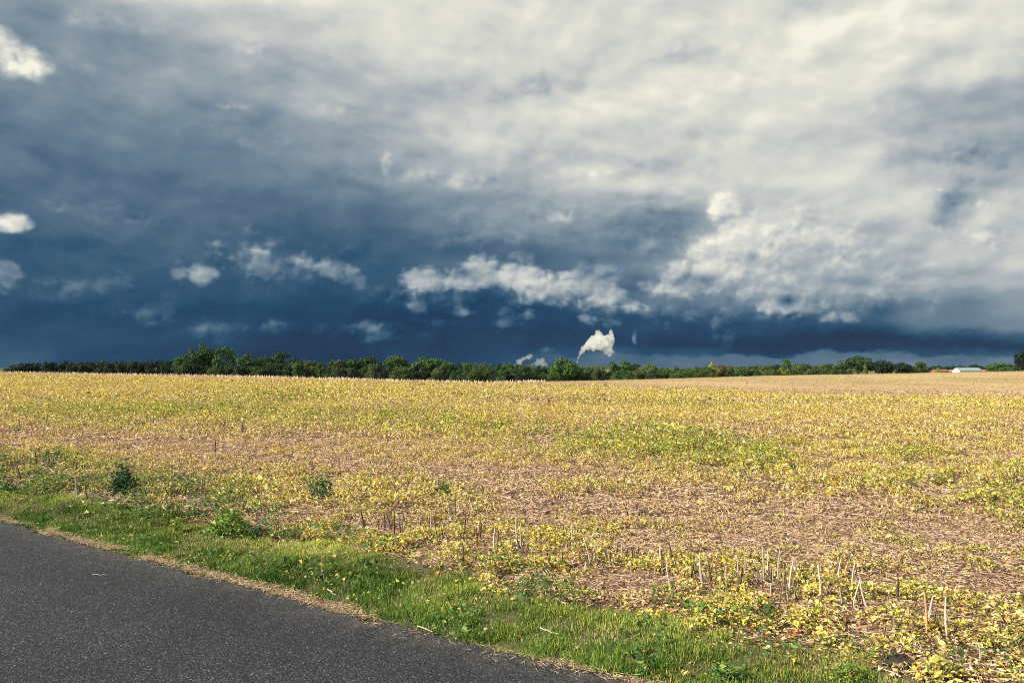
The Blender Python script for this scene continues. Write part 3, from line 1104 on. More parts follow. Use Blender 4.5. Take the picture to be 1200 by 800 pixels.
# ------------------------------------------------------------------ tubes
def tube(pts, rad, seg=7, cap=True):
    pts = np.array(pts, float)
    n = len(pts)
    vs, fs = [], []
    for i in range(n):
        t = pts[min(i + 1, n - 1)] - pts[max(i - 1, 0)]
        t /= np.linalg.norm(t) + 1e-9
        ref = np.array([1., 0, 0]) if abs(t[0]) < .8 else np.array([0, 1., 0])
        a = np.cross(t, ref); a /= np.linalg.norm(a)
        b = np.cross(t, a)
        for k in range(seg):
            q = 2 * math.pi * k / seg
            vs.append(pts[i] + rad[i] * (a * math.cos(q) + b * math.sin(q)))
    for i in range(n - 1):
        for k in range(seg):
            k2 = (k + 1) % seg
            fs.append((i * seg + k, i * seg + k2, (i + 1) * seg + k2, (i + 1) * seg + k))
    if cap:
        c = len(vs)
        vs.append(pts[0]); vs.append(pts[-1])
        for k in range(seg):
            k2 = (k + 1) % seg
            fs.append((c, k2, k, k))
            fs.append((c + 1, (n - 1) * seg + k, (n - 1) * seg + k2, (n - 1) * seg + k2))
    return vs, fs


def tube_mesh(name, tubes):
    me = bpy.data.meshes.new(name)
    V, FQ = [], []
    for vs, fs in tubes:
        o = len(V)
        V += [tuple(v) for v in vs]
        for f in fs:
            f = tuple(dict.fromkeys(f))
            FQ.append(tuple(q + o for q in f))
    me.from_pydata(V, [], FQ)
    me.update()
    for p in me.polygons:
        p.use_smooth = True
    return me


# ------------------------------------------------------------------ dry stalks, each a thing
STM = {
    'pale': flat_mat("pale_stalk", (0.48, 0.43, 0.37), 0.85, .1, .3, 18.0, (6, 6, .5)),
    'grey': flat_mat("grey_stalk", (0.34, 0.30, 0.26), 0.9, .1, .35, 18.0, (6, 6, .5)),
    'dark': flat_mat("dark_stalk", (0.10, 0.065, 0.045), 0.9, .1, .35, 18.0, (6, 6, .5)),
    'tan': flat_mat("tan_stalk", (0.40, 0.26, 0.14), 0.85, .1, .3, 18.0, (6, 6, .5)),
}


def stalk(Xt, Yt, Xb, Yb, thick, colr, label, group=None):
    thick *= 1.35 if colr != 'dark' else 1.7
    x, y, z = gpt(Xb, Yb)
    hh = (Yb - Yt) / F * y
    lx = (Xt - Xb) / F * y
    ly = random.uniform(-.12, .12) * hh
    base = np.array([0, 0, -0.02])
    top = np.array([lx, ly, hh])
    pts, rad = [], []
    k = 7
    bend = np.array([random.uniform(-1, 1), random.uniform(-1, 1), 0]) * hh * .055
    for i in range(k):
        t = i / (k - 1)
        pts.append(base + (top - base) * t + bend * math.sin(math.pi * t))
        node = 1.28 if i in (2, 4) else 1.0
        rad.append(thick * .5 * (1.0 - .28 * t) * node)
    tb = [tube(pts, rad, 8)]
    # a torn splinter at the cut and a dry leaf sheath clinging to the side
    q = random.uniform(0, 6.28)
    tb.append(tube([pts[-1], pts[-1] + np.array([math.cos(q) * thick * .3, math.sin(q) * thick * .3, thick * random.uniform(.8, 2.2)])], [thick * .22, thick * .05], 5))
    if random.random() < .55 and thick > .006:
        q = random.uniform(0, 6.28)
        s0 = pts[2]
        out = np.array([math.cos(q), math.sin(q), 0])
        tb.append(tube([s0, s0 + out * thick * 1.4 + np.array([0, 0, hh * .12]), s0 + out * thick * 3.2 + np.array([0, 0, hh * .06])], [thick * .3, thick * .3, thick * .06], 5))
    me = tube_mesh("dry_stalk", tb)
    o = link("dry_stalk", me, STM[colr], label=label, cat="dry stalk", group=group)
    o.location = (x, y, z)
    return o


ROW = "dry stalks of the stubble row beside the verge"
LONE = "lone dry stalks in the field"
for a in [
    (286, 492, 286, 506, .016, 'dark', "dark lone stalk farthest out in the field, on the left side"),
    (254, 515, 253, 533, .013, 'dark', "thin dark lone stalk standing out in the field behind the dirt mound"),
    (239, 553, 238, 579, .012, 'grey', "thin grey stalk standing just behind the small dirt mound"),
    (93, 561, 94, 586, .016, 'grey', "thick grey broken stalk between the dark bush and the road on the left"),
    (102, 570, 105, 586, .013, 'dark', "short dark stalk just right of the thick grey broken one near the dark bush"),
    (22, 546, 28, 566, .014, 'dark', "dark leaning stalk nearest the left border of the photo"),
    (44, 527, 46, 546, .012, 'dark', "thin dark stalk left of the straggly green weed on the far left"),
]:
    stalk(*a, group=LONE)

ORD = ['first', 'second', 'third', 'fourth', 'fifth', 'sixth', 'seventh', 'eighth', 'ninth', 'tenth', 'eleventh', 'twelfth', 'thirteenth', 'fourteenth']
SECT = [
    ("in the dark stubble clump", [
        (424, 598, 429, 619, .013, 'dark'), (451, 601, 452, 620, .010, 'dark'), (453, 600, 460, 622, .009, 'dark'), (463, 600, 463, 624, .010, 'dark'),
        (468, 609, 470, 626, .008, 'dark'), (493, 591, 493, 612, .007, 'grey'), (506, 598, 505, 623, .009, 'grey'), (511, 598, 509, 622, .008, 'dark'),
        (526, 598, 525, 626, .010, 'grey'), (535, 587, 540, 608, .008, 'grey'), (546, 604, 544, 628, .009, 'dark'), (542, 635, 543, 663, .009, 'dark'),
        (563, 608, 564, 633, .009, 'dark'), (580, 618, 581, 648, .010, 'pale')]),
    ("of the group around the tall pair", [
        (605, 603, 607, 641, .012, 'pale'), (610, 611, 612, 645, .012, 'grey'), (617, 616, 618, 640, .007, 'grey'), (669, 612, 669, 638, .008, 'pale'),
        (683, 628, 692, 660, .008, 'pale'), (697, 632, 698, 660, .009, 'pale'), (711, 642, 713, 664, .008, 'grey'), (729, 633, 727, 658, .008, 'grey'),
        (735, 642, 728, 660, .008, 'dark')]),
    ("behind the large yellow leaf", [
        (772, 637, 775, 668, .013, 'pale'), (779, 650, 786, 690, .008, 'pale'), (783, 637, 788, 656, .009, 'dark'), (811, 655, 808, 680, .009, 'dark'),
        (819, 646, 822, 682, .016, 'grey'), (829, 658, 833, 683, .011, 'dark'), (847, 660, 848, 690, .008, 'grey'), (861, 650, 861, 688, .011, 'grey'),
        (879, 652, 891, 683, .008, 'pale'), (891, 640, 892, 681, .011, 'grey'), (898, 644, 899, 680, .008, 'pale'), (911, 643, 910, 682, .010, 'grey')]),
    ("of the group with crossed stalks", [
        (926, 655, 921, 694, .010, 'pale'), (917, 671, 919, 692, .010, 'dark'), (956, 661, 958, 701, .011, 'pale'), (981, 653, 981, 690, .010, 'pale'),
        (990, 655, 984, 681, .008, 'tan'), (979, 684, 983, 710, .007, 'grey'), (998, 657, 997, 694, .009, 'pale'), (1005, 677, 994, 714, .008, 'pale'),
        (1005, 676, 1016, 716, .010, 'pale')]),
    ("of the sparse lower right group", [
        (1048, 677, 1050, 706, .012, 'dark'), (1080, 692, 1080, 743, .011, 'tan'), (1088, 697, 1083, 723, .010, 'pale'), (1105, 699, 1105, 746, .009, 'pale'),
        (1191, 711, 1185, 729, .009, 'pale')]),
]
for where, lst in SECT:
    for i, a in enumerate(lst):
        lean = (a[0] - a[2])
        ln = "upright" if abs(lean) < 3 else ("left leaning" if lean < 0 else "right leaning")
        th = "thick" if a[4] >= .012 else ("thin" if a[4] < .009 else "slim")
        stalk(*a, label=f"{th} {a[5]} {ln} stalk, {ORD[i]} from the left {where}", group=ROW)


# sticks lying on the ground, each a thing
def fallen(X0, Y0, X1, Y1, thick, colr, label, name="fallen_stalk", cat="fallen stalk", lift=.03):
    a = np.array(gpt(X0, Y0)); b = np.array(gpt(X1, Y1))
    c = (a + b) / 2
    pts, rad = [], []
    for i in range(7):
        t = i / 6
        p = a + (b - a) * t - c
        p[2] = p[2] * .5 + lift + random.uniform(-.006, .006)
        p[0] += random.uniform(-.004, .004)
        pts.append(p)
        rad.append(thick * .5 * (1.1 - .4 * t) * (1.25 if i in (2, 4) else 1))
    tb = [tube(pts, rad, 7)]
    q = pts[3]
    if thick > .006:
        tb.append(tube([q, q + (pts[6] - pts[0]) * .12 + np.array([.0, .03, .03])], [thick * .3, thick * .1], 5))
    o = link(name, tube_mesh(name, tb), STM[colr], label=label, cat=cat)
    o.location = tuple(c)
    return o


for a in [
    (738, 592, 766, 602, .014, 'dark', "dark stick lying out in the field above the stubble row"),
    (868, 634, 896, 639, .012, 'pale', "pale straw lying flat behind the stubble row near the two tallest stalks"),
    (636, 652, 670, 662, .011, 'pale', "pale stalk lying flat just right of the tall pale pair"),
    (604, 640, 634, 655, .010, 'dark', "dark stalk lying at the foot of the tall pale pair"),
    (464, 604, 488, 603, .009, 'dark', "dark twig lying level across the dark stubble clump"),
    (531, 615, 552, 620, .009, 'dark', "short dark stick lying between stalks of the dark clump"),
    (1112, 745, 1133, 770, .011, 'dark', "dark stick leaning down to the right in the lower right litter"),
    (1038, 729, 1075, 722, .009, 'pale', "pale stalk lying between the last stubble stalks and the crossed pair"),
    (884, 678, 904, 688, .009, 'grey', "grey stalk fallen across the feet of the tallest stalks"),
    (560, 660, 575, 682, .009, 'pale', "pale stalk lying in the litter beside the middle of the grass verge"),
    (1115, 681, 1128, 685, .010, 'pale', "short pale bent straw lying alone at the right"),
    (210, 601, 245, 603, .012, 'pale', "pale stalk lying near the dirt mound on the left"),
    (155, 521, 170, 530, .016, 'pale', "pale stalk lying out in the brown band at the left"),
    (633, 738, 655, 745, .007, 'pale', "pale straw lying on the green verge grass"),
    (490, 735, 508, 743, .007, 'pale', "pale straw lying where the verge meets the asphalt"),
    (386, 692, 396, 700, .007, 'pale', "pale straw sticking out of the verge grass above the dead grass"),
]:
    fallen(*a)
for a in [
    (113, 681, 132, 683, .0035, 'grey', "thin straw blown onto the asphalt, the one nearest the verge"),
    (77, 748, 89, 751, .003, 'pale', "pale curved straw lying on the asphalt at the lower left"),
    (47, 709, 62, 711, .003, 'grey', "faint grey straw lying on the asphalt close to the left border"),
]:
    o = fallen(*a, name="straw_piece", cat="straw", lift=.075)


# ------------------------------------------------------------------ weeds
def weed(name, X, Y, Yt, wpx, n, pal, label, cat="weed", leaf=.045, shape='bush', group=None, stems=6):
    x, y, z = gpt(X, Y)
    h = (Y - Yt) / F * y
    w = wpx / F * y
    root = empty(name, (x, y, z), label=label, cat=cat, group=group)
    u = rng.normal(0, 1, (n, 3)); u /= np.linalg.norm(u, axis=1, keepdims=True)
    rad = rng.uniform(.35, 1, n) ** .5
    P = u * rad[:, None]
    if shape == 'bush':
        P[:, 2] = np.abs(P[:, 2])
        prof = 1 - .35 * P[:, 2]
        lump = .75 + .5 * vnoise(u[:, 0] * 3 + 5, u[:, 1] * 3 + u[:, 2] * 2, int(X))
        P *= np.stack([w * .5 * prof * lump, w * .45 * prof * lump, h * lump], 1)
    elif shape == 'cone':
        P[:, 2] = rng.uniform(0, 1, n) ** 1.2
        k = (1.05 - P[:, 2]) ** .8
        P *= np.stack([w * .5 * k, w * .45 * k, h * np.ones(n)], 1)
    else:  # straggly: leaves strung along a few stems
        kst = rng.integers(0, stems, n)
        t = rng.uniform(.1, 1, n)
        q = kst * 2.4
        P = np.stack([np.cos(q) * w * .42 * t, np.sin(q) * w * .3 * t, h * t * (1 - .15 * np.sin(q * 3))], 1) + rng.normal(0, leaf * .45, (n, 3))
        P[:, 2] = np.maximum(P[:, 2], .005)
    P = P + rng.normal(0, leaf * .45, (n, 3))
    P[:, 2] = np.maximum(P[:, 2], .004)
    L = leaf * rng.uniform(.45, 1.2, n)
    v, f = hexleaf_geo(P, L, L * rng.uniform(.35, .6, n), np.abs(rng.normal(.2, .6, n)).clip(0, 1.4), rng.uniform(0, .5, n))
    c = np.array(pal)[rng.integers(0, len(pal), n)] * rng.uniform(.7, 1.25, (n, 1))
    link("foliage", np_mesh("foliage", v, f, np.clip(rep(c, 6), .005, .9)), M_WEED, parent=root)
    tb = []
    for k in range(stems):
        q = k * 2.4
        tip = np.array([math.cos(q) * w * .36, math.sin(q) * w * .28, h * .88]) if shape != 'cone' else np.array([math.cos(q) * w * .08, math.sin(q) * w * .08, h * .95])
        tb.append(tube([(0, 0, -.01), tip * .5 + np.array([0, 0, h * .08]), tip], [.006, .0045, .002], 5))
    link("stem", tube_mesh("stem", tb), STM_GREEN, parent=root)
    return root


STM_GREEN = flat_mat("green_stem", (0.14, 0.17, 0.05), .7, .2, .3, 20)
DK = [(0.022, 0.075, 0.03), (0.03, 0.10, 0.035), (0.05, 0.13, 0.04)]
MD = [(0.05, 0.14, 0.03), (0.08, 0.19, 0.035), (0.13, 0.24, 0.04)]
BR = [(0.14, 0.28, 0.04), (0.22, 0.36, 0.06), (0.08, 0.20, 0.03), (0.34, 0.38, 0.07)]
weed("leafy_weed", 146, 579, 543, 36, 420, DK, "tall dark green bushy weed, largest dark one at the left", leaf=.06)
weed("leafy_weed", 152, 579, 556, 36, 260, DK + MD[:1], "low dark green weed spreading at the right foot of the tallest dark weed", leaf=.05)
weed("leafy_weed", 62, 548, 522, 34, 260, DK + MD, "straggly upright green weed at the far left of the field edge", leaf=.045, shape='strag')
weed("leafy_weed", 376, 582, 556, 40, 340, MD + DK, "rounded green weed in the yellow leaves left of the small one", leaf=.055)
weed("leafy_weed", 521, 580, 564, 22, 170, MD + DK[1:], "small green weed alone in the field above the dark stubble", leaf=.045)
weed("leafy_weed", 270, 629, 596, 56, 700, BR, "bright green broad leaved weed at the inner edge of the verge", leaf=.055)
weed("leafy_weed", 300, 632, 612, 24, 120, DK + MD, "dark spiky weed touching the right side of the bright green one", leaf=.05, shape='strag')
weed("leafy_weed", 205, 607, 587, 30, 150, MD + BR, "mid green weed between the dirt mound and the verge grass", leaf=.045, shape='strag')
weed("leafy_weed", 928, 552, 542, 12, 110, DK + MD, "small dark green round plant at the edge of the green patch", leaf=.06)
weed("leafy_weed", 10, 575, 556, 26, 130, DK + MD, "blue green weed cut by the left border of the photo", leaf=.06)
weed("leafy_weed", 846, 794, 774, 46, 230, BR + MD + [(0.18, 0.30, 0.12)], "broad leaved green weed on the verge at the bottom of the photo", leaf=.034)
weed("leafy_weed", 560, 600, 592, 10, 0 + 40, MD, "tiny green sprig among the leaves above the dark stubble", leaf=.03)
weed("leafy_weed", 985, 790, 774, 42, 220, BR + [(.5, .45, .1)], "yellow green weed at the right end of the verge grass", leaf=.025)
weed("leafy_weed", 1095, 793, 768, 56, 150, [(.62, .52, .14), (.5, .45, .1), (.7, .6, .25)], "clump of curled yellow leaves at the bottom right", leaf=.042, cat="yellow plant")
weed("leafy_weed", 1170, 762, 734, 70, 210, [(.58, .52, .12), (.45, .45, .09), (.68, .6, .2)], "yellow leafed crop plant at the right border", leaf=.036, cat="yellow plant")
weed("leafy_weed", 210, 622, 606, 20, 60, [(.5, .45, .05), (.3, .35, .05)], "small yellow topped weed left of the bright green one", leaf=.045)


# big single leaves and clods
def big_leaf(X, Y, size, c, label, rz, tilt):
    x, y, z = gpt(X, Y)
    n = 9
    V, Fq = [], []
    for i in range(n):
        t = i / (n - 1)
        w = size * .42 * (math.sin(math.pi * min(1, t ** .7 + .02)) ** .8) + .001
        zz = -.25 * size * t * t + .1 * size * t
        for j in (-1, -.5, 0, .5, 1):
            V.append((j * w, (t - .2) * size, zz + abs(j) * w * .5 + random.uniform(-.003, .003)))
    for i in range(n - 1):
        for j in range(4):
            a = i * 5 + j
            Fq.append((a, a + 1, a + 6, a + 5))
    me = bpy.data.meshes.new("fallen_leaf")
    me.from_pydata(V, [], Fq)
    for p in me.polygons:
        p.use_smooth = True
    o = link("fallen_leaf", me, flat_mat("leaf_blade", c, .6, .25, .25, 30, transl=.2), label=label, cat="leaf")
    o.location = (x, y, z + size * .25)
    o.rotation_euler = (tilt, 0, rz)


big_leaf(868, 709, .075, (.66, .58, .15), "large yellow green leaf standing up behind the right part of the verge", .5, .9)
big_leaf(874, 704, .055, (.68, .36, .06), "orange leaf touching the large yellow green one", -.8, .7)
big_leaf(805, 720, .07, (.68, .48, .05), "large golden leaf near the red leaves", 2.6, .8)
big_leaf(765, 704, .055, (.5, .33, .03), "small dark gold leaf left of the large golden leaf", 1.2, .6)
big_leaf(926, 746, .06, (.42, .09, .045), "dark red upright leaf above the right end of the verge", .2, 1.2)
big_leaf(935, 738, .045, (.45, .13, .06), "small dull red leaf beside the dark red upright one", -.7, 1.0)
big_leaf(667, 696, .04, (.42, .05, .045), "small crimson leaf lying at the verge edge in the middle", .9, .7)
big_leaf(655, 668, .045, (.62, .24, .05), "orange leaf lying below the stubble row in the middle", .4, .7)
big_leaf(425, 634, .07, (.75, .50, .04), "golden upright leaf below the first dark stubble stalks", .1, 1.3)
big_leaf(562, 638, .055, (.62, .32, .04), "orange gold leaf below the dark stubble clump", 1.9, .8)
big_leaf(513, 672, .045, (.62, .22, .04), "orange leaf above the middle of the verge", -.4, .7)
big_leaf(786, 718, .05, (.5, .17, .10), "dusty red leaf left of the large golden leaf by the verge", .9, .6)
big_leaf(1095, 758, .075, (.72, .62, .26), "pale yellow upright leaf in the litter at the lower right", .2, 1.2)
big_leaf(1102, 780, .085, (.72, .64, .28), "big pale curled leaf near the bottom right of the photo", 1.0, .9)
big_leaf(1188, 794, .06, (.68, .6, .22), "pale yellow leaf in the bottom right corner", -.9, .6)
big_leaf(378, 622, .06, (.66, .58, .2), "pale yellow leaf left of the golden upright leaf", .5, 1.1)


def clod(name, X, Y, w, h, c, label, cat, seed, lumps=1.0):
    x, y, z = gpt(X, Y)
    import bmesh
    bm = bmesh.new()
    bmesh.ops.create_icosphere(bm, subdivisions=4, radius=1)
    for v in bm.verts:
        u = np.array(v.co)
        k = .75 + lumps * .5 * float(vnoise(np.array([u[0] * 2.1 + u[2] + seed]), np.array([u[1] * 2.1 - u[2]]), seed)[0]) + .16 * lumps * float(vnoise(np.array([u[0] * 8 + u[2] * 5]), np.array([u[1] * 8 + u[2] * 3]), seed)[0])
        v.co = (u[0] * w * .5 * k, u[1] * w * .42 * k, max(u[2], -.3) * h * k)
    me = bpy.data.meshes.new(name)
    bm.to_mesh(me); bm.free()
    o = link(name, me, flat_mat(name + "_surface", c, .95, .1, .4, 45, bump=.8), label=label, cat=cat)
    o.location = (x, y, z)


clod("dirt_mound", 234, 592, .24, .10, (.20, .15, .10), "small brown dirt mound with a thin grey stalk behind it", "dirt mound", 3)
clod("dark_lump", 1050, 775, .16, .045, (.045, .032, .03), "flat dark lump in the litter right of the verge end", "dirt clod", 5)  # low, flattened lump in an almost black brown
clod("dark_lump", 966, 716, .07, .03, (.06, .035, .03), "small dark clod in the yellow leaves below the crossed stalks", "dirt clod", 8)
clod("white_stone", 135, 588, .11, .035, (.70, .68, .64), "pale flat stone on bare litter right of the dark bush foot", "stone", 11)
clod("white_stone", 124, 591, .07, .03, (.66, .64, .60), "smaller pale stone left of the flat one near the dark bush", "stone", 13)
clod("white_stone", 142, 591, .05, .025, (.72, .70, .66), "smallest pale stone at the right end of the stones near the dark bush", "stone", 17)


# ------------------------------------------------------------------ trees
def crown_mesh(kind, seed):
    rg = np.random.default_rng(seed)
    nl = {'round': 22, 'tall': 20, 'bush': 20, 'wide': 24}[kind]
    lob = []
    for i in range(nl):
        t = rg.uniform(0, 1)
        a = rg.uniform(0, 2 * np.pi)
        if kind == 'round':
            zc = .22 + .62 * t; prof = math.sin(math.pi * min(max((zc - .05) / .98, 0), 1)) ** .6
        elif kind == 'tall':
            zc = .15 + .72 * t; prof = (1.1 - zc) ** .6
        elif kind == 'bush':
            zc = .12 + .66 * t; prof = (1.02 - zc * .85) ** .5
        else:
            zc = .28 + .52 * t; prof = math.sin(math.pi * min(max((zc + .05) / 1.1, 0), 1)) ** .5
        rr = .33 * prof * rg.uniform(.5, 1)
        r = rg.uniform(.10, .17)
        lob.append((math.cos(a) * rr, math.sin(a) * rr, zc, r))
    lob.append((0, 0, .86, .13)); lob.append((.03, 0, .45, .2)); lob.append((-.05, .03, .3, .2))
    P, Nn = [], []
    per = 130
    for (lx, ly, lz, r) in lob:
        u = rg.normal(0, 1, (per, 3)); u /= np.linalg.norm(u, axis=1, keepdims=True)
        k = rg.uniform(.55, 1.12, per) * r
        k[rg.uniform(0, 1, per) < .08] *= 1.22
        P.append(np.array([lx, ly, lz]) + u * k[:, None] * np.array([1.1, 1.1, .9])); Nn.append(u)
    P = np.vstack(P); Nn = np.vstack(Nn)
    zt = P[:, 2].max(); P[:, 2] *= 1.0 / zt
    wx = max(np.percentile(np.abs(P[:, 0]), 98), np.percentile(np.abs(P[:, 1]), 98))
    P[:, :2] *= .5 / wx
    P[:, 2] = np.maximum(P[:, 2], .03)
    n = len(P)
    nr = Nn + rg.normal(0, .55, (n, 3)); nr /= np.linalg.norm(nr, axis=1, keepdims=True)
    t = rg.normal(0, 1, (n, 3)); b = np.cross(nr, t); b /= np.linalg.norm(b, axis=1, keepdims=True); a = np.cross(b, nr)
    L = rg.uniform(.020, .042, n)[:, None]
    v = np.stack([P - a * L, P + b * L * .7 - nr * L * .2, P + a * L, P - b * L * .7 - nr * L * .2], 1).reshape(-1, 3)
    i = np.arange(n)[:, None] * 4
    f = np.concatenate([i + np.array([[0, 1, 2]]), i + np.array([[0, 2, 3]])], 0)
    c = np.array([1., 1., 1.]) * rg.uniform(.65, 1.35, (n, 1)) * np.array([1, 1, 1]) + rg.normal(0, .06, (n, 3))
    return np_mesh("crown", v, f, np.clip(rep(c, 4), .1, 2))


def trunk_mesh(seed):
    rg = random.Random(seed)
    tb = [tube([(0, 0, -.06), (.005, 0, .2), (.0, .01, .5), (.01, 0, .8)], [.032, .024, .016, .005], 8)]
    for k in range(7):
        a = k * 2.4 + rg.uniform(-.4, .4)
        z0 = .16 + .08 * k
        l = .26 - .02 * k
        tb.append(tube([(0, 0, z0), (math.cos(a) * l * .5, math.sin(a) * l * .5, z0 + l * .45), (math.cos(a) * l, math.sin(a) * l, z0 + l * 1.0)], [.014, .009, .003], 5))
    return tube_mesh("trunk", tb)


CROWNS = {}
for k, num in (('round', 5), ('tall', 3), ('bush', 4), ('wide', 3)):
    CROWNS[k] = [crown_mesh(k, 100 + 17 * i + len(k)) for i in range(num)]
for l in CROWNS.values():
    for m_ in l:
        m_.materials.append(M_CROWN)
TRUNKS = [trunk_mesh(i) for i in range(4)]
for m_ in TRUNKS:
    m_.materials.append(M_BARK)

TC = {'dark': (0.020, 0.042, 0.016), 'mid': (0.046, 0.098, 0.022), 'light': (0.10, 0.145, 0.04), 'olive': (0.07, 0.10, 0.028),
      'yellow': (0.26, 0.27, 0.055), 'orange': (0.12, 0.105, 0.035), 'deep': (0.013, 0.028, 0.015), 'pale': (0.15, 0.18, 0.08)}


def tree(X, Ytop, wpx, r, kind, tcol, label, group, cat="tree", name="broadleaf_tree"):
    x = (X - 600) / F * r
    y = r
    z = float(T(np.array([x]), np.array([y]))[0])
    h = CAM_H + (HZ - Ytop) / F * r - z
    w = wpx / F * r
    root = empty(name, (x, y, z), random.uniform(0, 6.28), label=label, cat=cat, group=group)
    root.scale = (w, w, h)
    cm = random.choice(CROWNS[kind])
    c = bpy.data.objects.new("crown", cm)
    cc = TC[tcol]
    c.color = (cc[0], cc[1], cc[2], 1.0)
    c.parent = root
    col.objects.link(c)
    t = bpy.data.objects.new("trunk", random.choice(TRUNKS))
    t.parent = root
    col.objects.link(t)
    return root


NAMED = [
    (212, 417, 18, 292, 'round', 'mid', "small tree at the right end of the low hedge, below the tallest left tree"),
    (216, 424, 16, 286, 'bush', 'olive', "olive bush with pale branches in front of the small tree by the hedge end"),
    (224, 408, 22, 300, 'round', 'mid', "rounded shoulder tree leaning on the left side of the tallest left tree"),
    (238, 401.5, 28, 305, 'round', 'mid', "tallest tree of the left tree line, first big crown right of the hedge"),
    (265, 406, 29, 300, 'round', 'mid', "second tallest tree of the left line, just right of the tallest one"),
    (291, 413.5, 30, 298, 'wide', 'mid', "wide rounded tree right of the two tallest left trees"),
    (326, 411.5, 30, 296, 'round', 'dark', "dark dense tree standing above its neighbours, fourth big crown on the left"),
    (345, 419, 24, 290, 'round', 'dark', "lower dark tree directly right of the dark dense one"),
    (465, 415, 28, 270, 'round', 'mid', "highest tree in the middle stretch of the left line"),
    (436, 416.5, 30, 272, 'wide', 'mid', "broad tree just left of the highest middle tree"),
    (412, 418, 28, 272, 'wide', 'mid', "broad tree two crowns left of the highest middle tree"),
    (495, 417, 32, 268, 'wide', 'mid', "broad green tree right of the highest middle tree"),
    (513, 419, 20, 266, 'round', 'mid', "smaller round tree before the line drops to the low stretch"),
    (660, 418, 33, 258, 'wide', 'mid', "dense round tree standing alone left of the big steam plume"),
    (718, 423, 20, 290, 'tall', 'mid', "left one of the twin trees below the right end of the steam plume"),
    (731, 422, 20, 290, 'tall', 'mid', "right one of the twin trees below the right end of the steam plume"),
    (744, 425.5, 14, 290, 'round', 'dark', "darker small tree touching the right twin tree"),
    (759, 426, 20, 285, 'round', 'light', "pale green tree between the twin trees and the yellow tree"),
    (792, 429, 9, 700, 'bush', 'deep', "tiny dark round tree far off on the skyline left of the yellow tree"),
    (834, 424, 15, 300, 'tall', 'yellow', "bright yellow autumn tree in the right tree line"),
    (845, 426.5, 13, 302, 'round', 'orange', "brownish tree directly right of the bright yellow one"),
    (920, 420, 14, 330, 'tall', 'mid', "slender tree poking above the low right tree line"),
    (915, 431, 14, 312, 'bush', 'yellow', "low yellow green bush at the foot of the slender tree"),
    (903, 427, 14, 325, 'bush', 'light', "pale green tree left of the slender poking tree"),
    (1005, 416, 36, 340, 'wide', 'mid', "largest rounded tree of the right line, left of the farm buildings"),
    (1013, 427, 8, 322, 'tall', 'pale', "pale slender tree in front of the largest rounded right tree"),
    (1033, 421.5, 32, 336, 'wide', 'deep', "very dark wide tree right of the largest rounded one"),
    (1056, 423.5, 26, 336, 'round', 'deep', "second very dark tree, next to the brown bush before the farm"),
    (1070, 428.5, 14, 340, 'bush', 'olive', "brown green bush right of the two very dark trees"),
    (1080, 423, 15, 345, 'round', 'mid', "fresh green tree just left of the orange farm roof"),
    (1170, 424, 24, 420, 'round', 'mid', "green rounded tree right of the barn"),
    (1184, 426, 18, 420, 'round', 'dark', "darker tree between the green rounded one and the right border"),
    (1200, 408, 20, 330, 'round', 'deep', "tall black green tree cut by the right border of the photo"),
    (1099, 431, 8, 600, 'bush', 'yellow', "yellow bush in front of the orange roof left of the barn"),
    (1158, 430, 7, 600, 'bush', 'light', "small green bush at the right end of the barn"),
]
for t in NAMED:
    tree(*t, group="trees of the far tree line")

